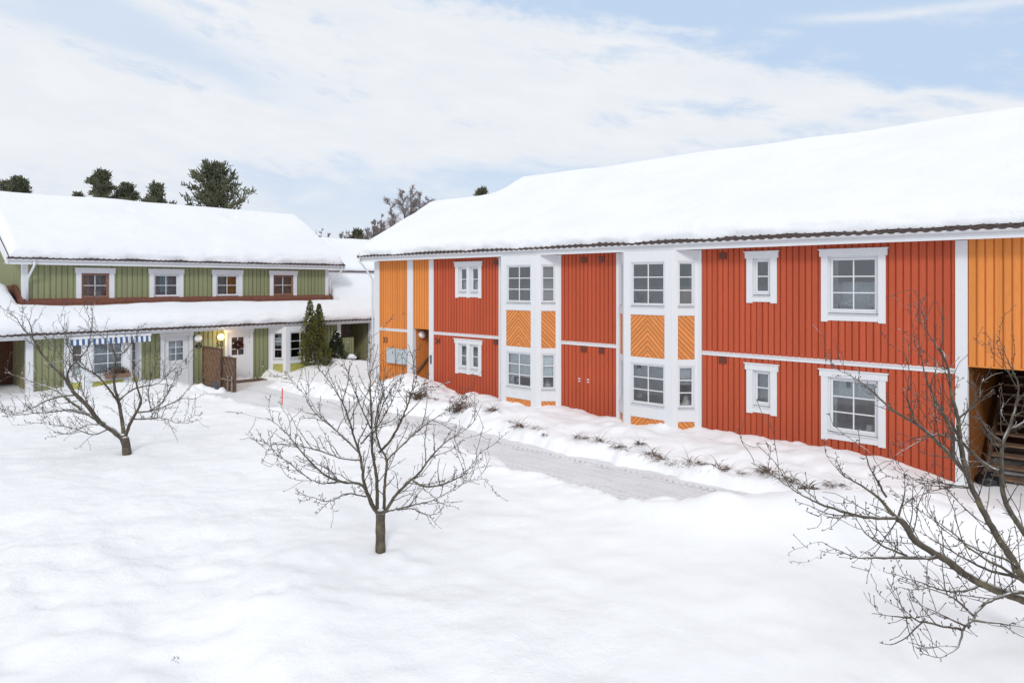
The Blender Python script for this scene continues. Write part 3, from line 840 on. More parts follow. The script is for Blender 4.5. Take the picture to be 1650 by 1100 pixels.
    # open stairs, left and right
    for (x0, x1, dep, sx0, sx1, y0, n, mt) in ((-17.33, -16.41, 3.3, -17.29, -16.45, .55, 11, 'orange'), (.125, 2.85, 4.6, .34, 2.3, .75, 13, 'orange')):
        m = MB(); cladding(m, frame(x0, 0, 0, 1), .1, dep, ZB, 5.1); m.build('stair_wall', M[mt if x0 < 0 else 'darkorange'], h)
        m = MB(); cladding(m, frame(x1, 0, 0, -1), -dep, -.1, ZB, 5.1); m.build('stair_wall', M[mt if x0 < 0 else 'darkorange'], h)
        m = MB(); m.box(x0, x1, dep, dep+.05, ZB, 5.1); m.box(x0, x1, .1, dep, 5.02, 5.1); m.box(x0, x1, .12, .16, 2.58, 5.0); m.box(x0, x1, .16, 1.5, 2.60, 2.65); m.build('stair_wall', M['darkbrown'], h)  # last box: low ceiling slab added to keep the opening dark
        m = MB(); m.box(x0, x1, .0, dep, ZB, .04); m.build('stair_floor', M['stairwood'], h)
        for k in range(n):
            z = .22+k*.185; y = y0+k*.255
            m = MB(); m.box(sx0, sx1, y, y+.29, z-.045, z); m.build('stair_tread', M['stairwood'], h)
        m = MB()
        for xs_ in ((sx0-.05, sx0-.004), (sx1+.004, sx1+.05)) if x0 > 0 else ((sx0-.03, sx0-.004), (sx1+.002, sx1+.03)):
            e = y0+n*.255; zz = .22+n*.185
            m.hexa([(xs_[0],y0-.05,.02),(xs_[1],y0-.05,.02),(xs_[1],e,zz-.16),(xs_[0],e,zz-.16),(xs_[0],y0-.05,.30),(xs_[1],y0-.05,.30),(xs_[1],e,zz+.1),(xs_[0],e,zz+.1)])
        m.build('stair_string', M['darkwood'], h)
    m = MB(); m.tube([(-17.24, .08, .90), (-17.24, 2.3, 2.95)], .04, 8); m.build('handrail', M['darkwood'], h)
    m = MB(); m.box(-16.33, -16.25, -.075, -.056, 1.30, 1.62); m.box(-16.32, -16.26, -.10, -.075, 1.48, 1.58); m.build('door_phone', M['steel'], h)
    number(h, F, -19.03, 2.0, '33', 'darkbrown', .30); number(h, F, -15.95, 2.13, '34', 'darkbrown', .30)
    # roof
    zf = lambda x, y: 5.31+.56*(y+.5)
    def zroof(X, Y):
        main = smin(5.31+.56*(Y+.5), 5.31+.56*5.25-.56*(Y-4.75), .35); left = smin(5.31+.56*(Y+.5), 5.31+.56*3.73-.56*(Y-3.23), .35)
        k = sstep(-16.95, -15.9, X); return left*(1-k)+main*k
    m = MB()
    def slab(x0, x1, ya, za, yb, zb, t=.05):
        m.hexa([(x0,ya,za-t),(x1,ya,za-t),(x1,yb,zb-t),(x0,yb,zb-t),(x0,ya,za),(x1,ya,za),(x1,yb,zb),(x0,yb,zb)])
    yl, ym = 3.23, 4.75
    slab(-20.13, -16.6, -.42, zf(0,-.42)-.03, yl, zf(0,yl)-.03); slab(-20.13, -16.6, yl, zf(0,yl)-.03, 6.95, 5.31-.03)
    slab(-16.6, 6.5, -.42, zf(0,-.42)-.03, ym, zf(0,ym)-.03); slab(-16.6, 6.5, ym, zf(0,ym)-.03, 10, 5.31-.03)
    roof = m.build('roof', M['tile'], h)
    corrugated('tile_edge', roof, M['tile'], -20.13, 6.5, -.60, .25, lambda x, y: 5.31+.56*(y+.5)-.012, period=.21, amp=.022)
    snow_guards(roof, [-19.75+.93*k for k in range(27)], -.44, zf)
    roof_snow(roof, -20.05, 6.4, -.51, 9.85, zroof, T=.40, R=.26, seed=3, wav=.07, step=.13)
    # wind-blown hollow dimple
    eaves(h, -20.15, 6.5, -.5, 5.33, 5.065, .56, 0)
    for x in (-20.13, 6.48):
        yr = yl if x < 0 else ym
        m = MB(); t = .03
        for (ya, yb) in ((-.5, yr), (2*yr+.5, yr)):
            za, zb = zf(0,-.5), zf(0,yr)
            m.hexa([(x-t,ya,za-.22),(x+t,ya,za-.22),(x+t,yb,zb-.22),(x-t,yb,zb-.22),(x-t,ya,za+.03),(x+t,ya,za+.03),(x+t,yb,zb+.03),(x-t,yb,zb+.03)])
        m.build('bargeboard', M['white'], h)
    downspout(h, [(-20.02,-.56,5.20), (-20.0,-.55,5.06), (-19.93,-.46,4.93), (-19.80,-.17,4.50), (-19.77,-.10,4.36), (-19.77,-.10,.2)])
    return h
RED_H = make_red()

# ------------------------------------------------------------------ green row of houses
def door(house, F, a0, a1, z0, z1, leaf, win, rows, hand, cur=None, fmat='white'):
    c = MB(); tw = leaf[0]-a0
    c.fbox(F, a0, leaf[0]-.03, 0, .055, z0, z1-.14); c.fbox(F, leaf[1]+.03, a1, 0, .055, z0, z1-.14); c.fbox(F, a0-.03, a1+.03, 0, .065, z1-.14, z1)
    c.fbox(F, leaf[0]-.03, leaf[0]-.004, -.08, .02, z0, z1-.14); c.fbox(F, leaf[1]+.004, leaf[1]+.03, -.08, .02, z0, z1-.14); c.fbox(F, leaf[0]-.004, leaf[1]+.004, -.08, .02, leaf[3]+.004, z1-.14)
    part = c.build('door', M['white'], house)
    l = MB(); d0, d1 = -.05, -.012
    l.fbox(F, leaf[0], win[0], d0, d1, leaf[2], leaf[3]); l.fbox(F, win[1], leaf[1], d0, d1, leaf[2], leaf[3]); l.fbox(F, win[0], win[1], d0, d1, leaf[2], win[2]); l.fbox(F, win[0], win[1], d0, d1, win[3], leaf[3])
    mid = (win[0]+win[1])/2
    l.fbox(F, mid-.014, mid+.014, d0+.006, d1+.006, win[2], win[3])
    for j in range(1, rows):
        z = win[2]+(win[3]-win[2])*j/rows; l.fbox(F, win[0], win[1], d0+.008, d1+.004, z-.014, z+.014)
    l.build('leaf', M['white'], part)
    p = MB(); p.quad(F(win[0],-.035,win[2]), F(win[1],-.035,win[2]), F(win[1],-.035,win[3]), F(win[0],-.035,win[3])); p.build('pane', M['glass_far'], part)
    room(part, F, leaf[0]+.05, leaf[1]-.05, win[2]-.1, win[3]+.1, 'room_warm' if not cur else 'room_grey', depth=1.4, grow=.1, d0=-.08)
    if cur: curtain(part, F, win[0], win[1], win[2], win[3], cur, d=-.12, wav=.008)
    k = MB(); hx = leaf[1]-.07 if hand > 0 else leaf[0]+.07
    k.fbox(F, hx-.025, hx+.025, d1, d1+.012, .93, 1.13); k.tube([F(hx, d1+.01, 1.06), F(hx, d1+.055, 1.06), F(hx-.11*hand, d1+.06, 1.055)], .012, 6); k.build('handle', M['steel'], part)
    for z in (.3, 1.65, 1.85) if hand < 0 else (.3, 1.75):
        q = MB(); gx = leaf[0]-.008 if hand > 0 else leaf[1]+.008; q.tube([F(gx, .0, z-.06), F(gx, .0, z+.06)], .014, 6); q.build('hinge', M['steel'], part)
    s = MB(); s.fbox(F, leaf[0]-.02, leaf[1]+.02, -.05, .10, z0-.05, leaf[2]-.004); s.build('threshold', M['darkbrown'], part)
    return part

def make_green():
    GLASS[0] = 'glass_far'
    h = thing('row_house', (G0[0], G0[1], 0), 'green timber row house with two white front doors and snow on both roofs', 'house', rz=GA)
    F = frame(0, 0, 1, 0); U = frame(0, 1.4, 1, 0); ZB = -.6
    b1, b2 = -5.27, 2.66
    # ground floor front
    dh = [(-3.10, -2.15, -.2, 2.1), (-.53, .51, -.2, 2.1)]
    for (x0, x1) in ((-7.6, b1-1.25), (b1+1.25, b2-1.25), (b2+1.25, 4.95)):
        m = MB(); cladding(m, F, x0, x1, ZB, 2.42, dh, period=.19, raised=.14); m.build('wall', M['green'], h)
    W = [(-5.82, -4.48, 'brownframe'), (-3.17, -1.80, 'white'), (-.55, .82, 'white'), (2.15, 3.56, 'brownframe')]
    hs = [(a+.05, b-.05, 3.5, 4.78) for (a, b, _) in W]
    m = MB(); cladding(m, U, -7.5, 5.25, 3.2, 5.0, hs, period=.19, raised=.15); m.build('wall', M['green'], h)
    def gt(y): return 5.12+.54*(y-.9) if y < 5.5 else 5.12+.54*4.6-.54*(y-5.5)
    m = MB(); cladding(m, frame(-7.5, 0, 0, -1), -9.6, -1.4, 2.4, 5.0, zfun=lambda a: gt(-a)); m.build('gable_wall', M['green'], h)
    m = MB(); cladding(m, frame(5.25, 0, 0, 1), 1.4, 9.6, 2.4, 5.0, zfun=gt); m.build('gable_wall', M['green'], h)
    m = MB(); cladding(m, frame(5.25, 9.6, -1, 0), 0, 12.75, ZB, 5.0); m.build('back_wall', M['green'], h)
    for x in (-7.5, 5.25):
        m = MB(); s = -1 if x < 0 else 1
        m.box(min(x-s*.13, x+s*.06), max(x-s*.13, x+s*.06), 1.34, 1.50, 3.3, 4.93); m.build('corner_post', M['white'], h)
    for i, (a, b, fm) in enumerate(W):
        window(h, U, a, b, 3.6, 4.82, 2, 2, tw=.18 if fm == 'brownframe' else .17, hd=.21, bt=.0, nobot=True, foot=.02, fmat=fm, sill=True,
               roomargs=dict(mat='room_dark' if i in (0, 3) else 'room_grey', accents=[(a+.75, b-.1, 3.6, 4.7, .2, 'wood_in')] if i == 2 else []),
               cur={0: [(0, 1, 0, 1, 'blind')], 1: [(0, 1, 0, 1, 'curtain_teal')], 2: [(0, .5, 0, 1, 'curtain_teal'), (.52, 1, 0, 1, 'wood_in')], 3: [(0, 1, 0, 1, 'blind')]}[i])
    # bays
    for (c, rooms) in ((b1, [dict(mat='room_grey', acc=[(-1.0, -.3, .2, .5, .1, 1.0, 'wood_in')], cur=[(1,0,1,.0,.98,'curtain_g'), (0,0,1,0,.45,'curtain_w'), (2,0,1,0,1,'curtain_w')])]), (b2, [dict(mat='room_dark', cur=[(0,0,1,.5,.8,'curtain_g')])])):
        bay(h, c, 0, [(.78, 2.02)], [(-.3, .60)], 2.28, 'g', rooms)
    door(h, F, -3.25, -1.985, -.05, 2.215, (-3.08, -2.17, -.02, 2.06), (-2.92, -2.36, 1.10, 1.88), 3, 1, cur='curtain_w')
    door(h, F, -.64, .62, .0, 2.235, (-.50, .48, .03, 2.07), (-.32, .22, 1.12, 1.88), 3, -1, cur='blind')
    number(h, F, -1.76, 1.60, '49', 'black', .32); number(h, F, -.86, 1.63, '50', 'black', .30)
    m = MB(); m.box(-.7, 1.35, -.75, -.002, -.3, .02); m.build('door_step', M['darkwood'], h)
    m = MB(); m.box(-3.4, -1.2, -.6, -.002, -.3, -.02); m.build('door_step', M['darkwood'], h)
    # left passage
    m = MB(); m.box(-7.74, -7.52, -.06, .10, ZB, 2.25); m.build('corner_post', M['white'], h)
    m = MB(); cladding(m, frame(-7.62, 0, 0, -1), -2.3, -.1, ZB, 2.45, period=.19, raised=.14); m.build('passage_wall', M['darkgreen'], h)
    m = MB(); m.box(-14, -7.62, 2.3, 2.36, ZB, 2.9); m.build('passage_wall', M['darkbrown'], h)
    m = MB(); m.box(-14, -7.62, .06, 2.3, 2.34, 2.40); m.box(-14, -7.62, .06, 2.3, -.3, -.02); m.build('passage_floor', M['darkwood'], h)
    m = MB(); m.box(-9.9, -9.75, -.05, .08, ZB, 2.25); m.build('corner_post', M['white'], h)
    # right shed with open front and half gate
    for (x0, x1) in ((4.90, 5.10), (6.82, 7.08)):
        m = MB(); m.box(x0, x1, -.06, .12, ZB, 2.27); m.build('corner_post', M['white'], h)
    m = MB(); cladding(m, F, 7.08, 13, ZB, 2.4, period=.19, raised=.14); m.build('wall', M['green'], h)
    m = MB(); cladding(m, frame(6.9, 0, 0, -1), -1.6, -.1, ZB, 2.4, period=.19, raised=.14); m.build('passage_wall', M['darkgreen'], h)
    m = MB(); cladding(m, frame(5.05, 0, 0, 1), .1, 1.6, ZB, 2.4, period=.19, raised=.14); m.build('passage_wall', M['darkgreen'], h)
    m = MB(); m.box(5.05, 6.9, 1.6, 1.65, ZB, 2.4); m.box(5.05, 6.9, .1, 1.6, 2.36, 2.42); m.build('passage_wall', M['greydoor'], h)
    m = MB(); m.box(5.95, 6.75, 1.54, 1.596, -.3, 2.1); m.build('shed_door', M['greydoor'], h)
    m = MB(); cladding(m, frame(0, -.02, 1, 0), 5.15, 5.86, -.2, 1.55, period=.13, raised=.10); m.box(5.15, 5.86, -.018, .02, -.2, 1.55); m.build('half_gate', M['green'], h)
    # upper roof
    zf = lambda x, y: 5.16+.54*(y-.9)
    zr = lambda X, Y: smin(5.16+.54*(Y-.9), 5.16+.54*4.6-.54*(Y-5.5), .35)
    m = MB()
    for (ya, za, yb, zb) in ((.95, zf(0,.95), 5.5, zf(0,5.5)), (5.5, zf(0,5.5), 10.1, 5.16)):
        m.hexa([(-8.1,ya,za-.08),(5.95,ya,za-.08),(5.95,yb,zb-.08),(-8.1,yb,zb-.08),(-8.1,ya,za-.03),(5.95,ya,za-.03),(5.95,yb,zb-.03),(-8.1,yb,zb-.03)])
    roof = m.build('roof', M['tile'], h)
    corrugated('tile_edge', roof, M['tile'], -8.1, 5.95, .80, 1.6, lambda x, y: zf(x, y)-.012, period=.21, amp=.022)
    snow_guards(roof, [-7.6+.95*k for k in range(15)], .96, zf)
    roof_snow(roof, -8.03, 5.88, .89, 10.0, zr, T=.44, R=.26, seed=14, wav=.06,
              extra=lambda X, Y: -.10*gauss(X, Y, -3.05, 4.35, .22, .16)-.13*gauss(X, Y, 1.75, 4.45, .28, .17)+.05*gauss(X, Y, 1.75, 4.15, .4, .1))
    eaves(h, -8.1, 5.95, .9, 5.17, 4.90, .54, 1.4)
    for x in (-8.1, 5.95):
        m = MB(); t = .03
        for (ya, yb) in ((.88, 5.5), (10.1, 5.5)):
            za, zb = zf(0,.88), zf(0,5.5)
            m.hexa([(x-t,ya,za-.24),(x+t,ya,za-.24),(x+t,yb,zb-.24),(x-t,yb,zb-.24),(x-t,ya,za+.03),(x+t,ya,za+.03),(x+t,yb,zb+.03),(x-t,yb,zb+.03)])
        m.build('bargeboard', M['white'], h)
    downspout(h, [(-7.28,.84,5.02), (-7.29,.86,4.86), (-7.33,.98,4.70), (-7.40,1.20,4.42), (-7.41,1.26,4.28), (-7.41,1.26,3.58)])
    downspout(h, [(5.78,.84,5.02), (5.78,.86,4.88), (5.72,.98,4.76), (5.42,1.25,4.42), (5.37,1.29,4.30), (5.37,1.29,3.55)])
    # lower roof (runs past the house on both sides as lean-to roofs)
    zl = lambda x, y: 2.46+.51*(y+.5)
    def zlr(X, Y):
        f = 2.46+.51*(Y+.5); k = sstep(-7.7, -7.2, X)
        return smin(f, 2.46+.51*3.75-.51*(Y-3.25), .3)*k+smin(f, 3.78-.10*(Y-2.1), .2)*(1-k)
    m = MB()
    m.hexa([(-14,-.42,zl(0,-.42)-.08),(13,-.42,zl(0,-.42)-.08),(13,1.39,zl(0,1.39)-.08),(-14,1.39,zl(0,1.39)-.08),(-14,-.42,zl(0,-.42)-.03),(13,-.42,zl(0,-.42)-.03),(13,1.39,zl(0,1.39)-.03),(-14,1.39,zl(0,1.39)-.03)])
    for (x0, x1, yr) in ((-14, -7.53, 2.1), (5.28, 13, 3.25)):
        for (ya, yb) in ((1.39, yr), (7.0, yr)):
            za = float(zlr(np.array(x0*1.), np.array(ya)))-.03; zb = float(zlr(np.array(x0*1.), np.array(yb)))-.03
            m.hexa([(x0,ya,za-.05),(x1,ya,za-.05),(x1,yb,zb-.05),(x0,yb,zb-.05),(x0,ya,za),(x1,ya,za),(x1,yb,zb),(x0,yb,zb)])
    lroof = m.build('porch_roof', M['tile'], h)
    corrugated('tile_edge', lroof, M['tile'], -14, 13, -.60, .2, lambda x, y: zl(x, y)-.012, period=.21, amp=.022)
    corrugated('ridge_flashing', lroof, M['redtile'], -7.7, 5.4, .84, 1.36, lambda x, y: zl(x, y)+.15+.12*(y-1.36)/.5, period=.21, amp=.026)
    m = MB(); m.hexa([(-7.7,1.15,3.42),(5.4,1.15,3.42),(5.4,1.385,3.50),(-7.7,1.385,3.50),(-7.7,1.15,3.50),(5.4,1.15,3.50),(5.4,1.385,3.66),(-7.7,1.385,3.66)]); m.build('flashing', M['redtile'], lroof)
    for (x, s) in ((-7.56, -1), (5.31, 1)):
        m = MB(); w_ = .14*s
        yr = 2.2 if s < 0 else 3.25
        x0, x1 = min(x, x+w_*.6), max(x, x+w_*.6)
        m.hexa([(x0,1.1,3.28),(x1,1.1,3.28),(x1,yr,3.28+.51*(yr-1.1)),(x0,yr,3.28+.51*(yr-1.1)),(x0,1.1,3.58),(x1,1.1,3.58),(x1,yr,3.60+.51*(yr-1.1)),(x0,yr,3.60+.51*(yr-1.1))]); m.build('flashing', M['redtile'], lroof)
    m = MB(); m.hexa([(-7.68,2.2,3.7),(-7.56,2.2,3.7),(-7.56,5.2,3.5),(-7.68,5.2,3.5),(-7.68,2.2,4.16),(-7.56,2.2,4.16),(-7.56,5.2,4.0),(-7.68,5.2,4.0)]); m.build('flashing', M['redtile'], lroof)
    snow_guards(lroof, [-12.2+.98*k for k in range(22)], -.44, zl)
    def cut(X, Y):
        inside = sstep(-7.95, -7.60, X)*(1-sstep(5.35, 5.65, X))
        return -.50*inside*sstep(.50, .98, Y+.05*fbm(X*1.2, X*0, 77, 3))-1.5*inside*sstep(1.3, 1.6, Y)
    roof_snow(lroof, -13.9, 12.9, -.51, 6.9, zlr, T=.43, R=.24, seed=23, wav=.05, extra=cut, step=.13)
    eaves(h, -14, 13, -.5, 2.48, 2.255, .51, 0)
    return h
GRN_H = make_green()

# ------------------------------------------------------------------ house far behind
def make_far():
    h = thing('far_house', (-24.5, 45.0, 0), 'snow-roofed orange house far behind, between the green and the red house', 'house', rz=GA)
    F = frame(0, 0, 1, 0)
    m = MB(); cladding(m, F, -6, 26, -.5, 5.1, period=.2); m.build('wall', M['orange'], h)
    m = MB(); m.box(-6, 26, .1, 9.4, -.5, 5.0); m.build('wall', M['orange'], h)
    zf = lambda x, y: 5.2+.54*(y+.5); zr = lambda X, Y: smin(5.2+.54*(Y+.5), 5.2+.54*5.0-.54*(Y-4.5), .4)
    m = MB()
    for (ya, yb) in ((-.45, 4.5), (9.5, 4.5)):
        za = zf(0,-.5)-.03; zb = zf(0,4.5)-.03
        m.hexa([(-6.5,ya,za-.06),(26.5,ya,za-.06),(26.5,yb,zb-.06),(-6.5,yb,zb-.06),(-6.5,ya,za),(26.5,ya,za),(26.5,yb,zb),(-6.5,yb,zb)])
    r = m.build('roof', M['tile'], h)
    corrugated('tile_edge', r, M['tile'], -6.5, 26.5, -.6, .2, lambda x, y: zf(x, y)-.01, nper=6)
    roof_snow(r, -6.4, 26.4, -.42, 9.4, zr, T=.42, R=.25, seed=41, step=.3)
    eaves(h, -6.5, 26.5, -.5, 5.22, 4.97, .5, 0)
    return h
make_far()
# ------------------------------------------------------------------ small things on and around the houses
def at_red(x, y, z): X, Y = red2w(x, y); return (X, Y, z)
def at_grn(x, y, z): X, Y = grn2w(x, y); return (X, Y, z)

for i, x0 in enumerate((-18.76, -18.16)):
    t = thing('letterbox', at_red(x0+.255, -.03, 1.17), ['grey steel letterbox on the orange wall, under the house number', 'grey steel letterbox on the orange wall, next to the white post'][i], 'letterbox', 'letterboxes on the orange wall', RA)
    m = MB(); m.box(-.255, .255, -.16, 0, 0, .55); m.box(-.262, .262, -.175, 0, .55, .565); m.build('body', M['mail'], t, bevel=.006)
    m = MB(); m.box(-.235, .235, -.172, -.161, .02, .53); m.build('door', M['mail'], t, bevel=.004)
    m = MB(); m.box(.14, .17, -.184, -.173, .36, .47); m.build('lock', M['steel'], t)

def wall_lamp(name, loc, rz, label, mat, r=.155, sq=.55):
    t = thing(name, loc, label, 'lamp', 'round wall lamps', rz)
    m = MB(); m.tube([(0, .0, 0), (0, -.035, 0)], r*.8, 16); m.build('mount', M['white'], t)
    m = MB(); m.sphere((0, -.035-r*sq*.55, 0), r, 20, 12, (1, sq, 1)); m.build('globe', mat, t, smooth=True)
    return t
wall_lamp('wall_lamp', at_grn(-1.79, -.03, 1.94), GA, 'round white wall lamp, unlit, above the number 49', M['globe'])
wall_lamp('wall_lamp', at_grn(-.855, -.03, 1.95), GA, 'round wall lamp glowing warm yellow beside the door with the wreath', M['lit'], .14, .9)
wall_lamp('wall_lamp', at_red(-17.30, .32, 2.30), RA+math.pi/2, 'round white lamp inside the orange stair opening', M['globe'], .15, .6)
lp = bpy.data.lights.new('wall_lamp_light', 'POINT'); lp.energy = 14; lp.color = (1, .66, .30); lp.shadow_soft_size = .12
lo = bpy.data.objects.new('wall_lamp_light', lp); COL.objects.link(lo); lo.location = at_grn(-.855, -.38, 1.95)

# wreath
t = thing('wreath', at_grn(-.05, -.012, 1.56), 'brown and red wreath hanging on the white front door', 'wreath', rz=GA)
m = MB(); R1 = random.Random(5)
for k in range(420):
    a = R1.uniform(0, 2*math.pi); r = .135+R1.gauss(0, .028); d = R1.uniform(-.055, 0)
    c = Vector((r*math.cos(a), d, r*math.sin(a))); u = Vector((R1.gauss(0,1), R1.gauss(0,1), R1.gauss(0,1))).normalized()*.035; v = u.orthogonal().normalized()*.014
    m.quad(tuple(c-u-v), tuple(c+u-v), tuple(c+u+v), tuple(c-u+v))
m.build('ring', leaf_mat('wreath_leaf', (.035,.012,.008), (.13,.035,.018), 18), t)

# lantern
t = thing('lantern', at_grn(-1.56, -.30, -.02), 'small black lantern standing on the step by the green wall', 'lantern', rz=GA)
m = MB()
m.box(-.09, .09, -.09, .09, 0, .02)
for sx in (-1, 1):
    for sy in (-1, 1): m.box(sx*.08-.008, sx*.08+.008, sy*.08-.008, sy*.08+.008, .02, .24)
m.box(-.1, .1, -.1, .1, .24, .256)
n0 = [(-.1,-.1,.256), (.1,-.1,.256), (.1,.1,.256), (-.1,.1,.256)]; n1 = [(-.03,-.03,.33), (.03,-.03,.33), (.03,.03,.33), (-.03,.03,.33)]
m.hexa(n0+n1); m.build('cage', M['black'], t)
m = MB(); m.tube([(-.04,0,.33), (-.03,0,.39), (.03,0,.39), (.04,0,.33)], .006, 6); m.build('handle', M['black'], t)
m = MB(); m.tube([(0,0,.02), (0,0,.13)], .035, 10); m.build('candle', M['globe'], t)

# wooden privacy screen: two framed panels of diagonal boards
def clip(poly, a, b, c):
    o = []
    for i in range(len(poly)):
        p, q = poly[i], poly[(i+1) % len(poly)]; dp = a*p[0]+b*p[1]-c; dq = a*q[0]+b*q[1]-c
        if dp <= 0: o.append(p)
        if dp*dq < 0:
            s = dp/(dp-dq); o.append((p[0]+(q[0]-p[0])*s, p[1]+(q[1]-p[1])*s))
    return o
def diag_panel(parent, x, y0, y1, z0, z1, name, mat):
    m = MB()
    c = y0+z0-3
    for k in range(110):
        c0 = -8+k*.15; poly = [(y0,z0),(y1,z0),(y1,z1),(y0,z1)]
        poly = clip(poly, -1.0, .72, c0+.108); 
        if len(poly) >= 3: poly = clip(poly, 1.0, -.72, -c0)
        if len(poly) < 3: continue
        n = len(m.v); L = len(poly); th = .018
        mi = k % 2
        m.v += [(x-th, p[0], p[1]) for p in poly]+[(x+th, p[0], p[1]) for p in poly]
        m.f.append(tuple(n+i for i in range(L))); m.f.append(tuple(n+L+i for i in reversed(range(L)))); m.m += [mi, mi]
        for i in range(L): j = (i+1) % L; m.f.append((n+i, n+L+i, n+L+j, n+j)); m.m.append(mi)
    p = m.build(name, [M[mat], M['stairwood']], parent)
    f = MB(); w = .045
    f.box(x-w, x+w, y0-.05, y0-.001, z0-.3, z1); f.box(x-w, x+w, y1+.001, y1+.05, z0-.3, z1)
    f.box(x-w-.01, x+w+.01, y0-.07, y1+.07, z1+.002, z1+.045); f.box(x-w*.8, x+w*.8, y0, y1, z0-.06, z0)
    f.build('panel_frame', M['darkwood'], p)
    return p
t = thing('privacy_screen', at_grn(-1.62, 0, 0), 'brown diagonal-board privacy screen, stepped down, between the two white doors', 'screen', rz=GA)
diag_panel(t, 0, -1.85, -.25, .05, 1.58, 'panel', 'screenwood'); diag_panel(t, .03, -2.95, -2.0, .05, 1.28, 'panel', 'darkwood')
m = MB(); m.box(-.095, -.055, -2.95, -2.0, .42, .47); m.box(-.095, -.055, -2.60, -2.555, .0, .62); m.box(-.095, -.055, -2.95, -2.905, .0, .62); m.build('rail', plain('grey_wood', (.26,.22,.19), .8, 0, .3, 8, .2), t)

# snow shovel leaning on the screen
t = thing('snow_shovel', at_grn(-2.02, -2.35, 0), 'dark snow shovel leaning against the brown wooden screen', 'shovel', rz=GA)
m = MB()
for i in range(8):
    a0 = -.24+.06*i; a1 = a0+.06
    f = lambda a, z: (-.02-.10*(1-(a/.25)**2)-.10*z, a, z)
    m.quad(f(a0, .02), f(a1, .02), f(a1, .40), f(a0, .40)); q = lambda a, z: (f(a,z)[0]+.02, a, z); m.quad(q(a0,.02), q(a1,.02), q(a1,.40), q(a0,.40))
m.build('blade', plain('dark_blue_plastic', (.055,.065,.085), .5, 0, .2, 6, 0), t)
m = MB(); m.tube([(-.10, 0, .22), (.34, .35, 1.36)], .02, 8); m.tube([(.32, .26, 1.36), (.36, .44, 1.37)], .018, 8); m.build('handle', M['darkwood'], t)

# red marker stake
t = thing('snow_stake', (-7.60, 22.75, gz(-7.60, 22.75)-.05), 'thin red plastic marker stake in the snow at the path edge', 'stake')
m = MB(); m.tube([(0,0,0), (.015,0,.86)], .021, 8); m.build('pole', M['redstake'], t); m = MB(); m.tube([(.0042,0,.24), (.0052,0,.30)], .0225, 8); m.build('reflector_band', M['globe'], t)

# awning with striped valance over the left bay
t = thing('awning', at_grn(-5.18, -.58, 2.19), 'rolled awning with a blue and white striped valance above the bay window', 'awning', rz=GA)
m = MB(); m.box(-1.38, 1.38, -.075, .04, .0, .075); m.build('cassette', M['white'], t, bevel=.02)
m = MB(); n = 30
for k in range(n):
    x0 = -1.35+2.7*k/n; x1 = -1.35+2.7*(k+1)/n; mt = k % 2
    for j in range(4):
        a = x0+(x1-x0)*j/4; b = x0+(x1-x0)*(j+1)/4
        fa = -.19-.035*math.sin(math.pi*j/4); fb = -.19-.035*math.sin(math.pi*(j+1)/4)
        ya = -.05+.012*math.sin(a*9); yb = -.05+.012*math.sin(b*9)
        m.quad((a,ya-.02,fa), (b,yb-.02,fb), (b,yb,0), (a,ya,0), mt)
m.build('valance', [plain('blue_canvas', (.055,.11,.24), .9, 0, .15, 9, 0), plain('white_canvas', (.68,.72,.76), .9, 0, .05, 9, 0)], t)

# planter with withered plants under the bay window
def foliage(m, c, n, s, leaf, R_, up=.3):
    for k in range(n):
        p = Vector((c[0]+R_.gauss(0,s[0]), c[1]+R_.gauss(0,s[1]), c[2]+abs(R_.gauss(0,s[2]))))
        u = Vector((R_.gauss(0,1), R_.gauss(0,1), R_.gauss(up,1))).normalized()*leaf; v = u.orthogonal().normalized()*leaf*.4
        m.quad(tuple(p-u-v), tuple(p+u-v*.3), tuple(p+u+v*.3), tuple(p-u+v))
t = thing('planter_box', at_grn(-4.98, -.60, .70), 'wooden planter box with withered plants below the striped awning', 'planter', rz=GA)
m = MB(); m.box(-.42, .42, -.10, .06, -.02, .15); m.build('box', M['stairwood'], t)
m = MB(); foliage(m, (0, -.02, .15), 240, (.2,.05,.10), .05, R1); m.build('plants', M['grass'], t)

# things on the window sills
def sill_lamp(loc, rz, label, s=1):
    t = thing('table_lamp', loc, label, 'lamp', 'lamps on window sills', rz)
    m = MB(); m.tube([(0,0,0), (0,0,.02), (0,0,.05), (0,0,.20)], [.06*s,.06*s,.02*s,.014*s], 12); m.build('base', M['globe'], t, smooth=True)
    m = MB(); m.tube([(0,0,.17), (0,0,.36)], [.13*s,.055*s], 16, cap=False); m.build('lamp_shade', M['shade'], t, smooth=True)
sill_lamp(at_red(-1.76, .28, .70), RA, 'white-shaded table lamp behind the large lower window beside the right stair')
sill_lamp(at_red(-6.22, .16, .85), RA, 'white-shaded table lamp in the narrow lower pane of the nearer bay', .95)
sill_lamp(at_red(-11.00, .18, .85), RA, 'table lamp in the narrow lower pane of the farther bay', .8)
def orchid(loc, rz, label, seed, s=1):
    t = thing('potted_plant', loc, label, 'plant', 'potted plants on window sills', rz); R_ = random.Random(seed)
    m = MB(); m.tube([(0,0,0), (0,0,.13*s)], [.05*s,.065*s], 12); m.build('pot', M['globe'], t)
    m = MB(); m.tube([(0,0,.12*s), (.02,0,.3*s), (.07*s,0,.40*s)], .006, 5); foliage(m, (0,0,.13*s), 14, (.05,.04,.03), .06*s, R_, .8); m.build('stem', M['leaf'], t)
    m = MB(); foliage(m, (.05*s,0,.33*s), 26, (.05*s,.03,.06*s), .035*s, R_); m.build('flowers', M['petal'], t)
orchid(at_red(-2.27, .26, 3.38), RA, 'white orchid in the left pane of the large upper window', 1)
orchid(at_red(-1.72, .26, 3.38), RA, 'white orchid in the right pane of the large upper window', 2)
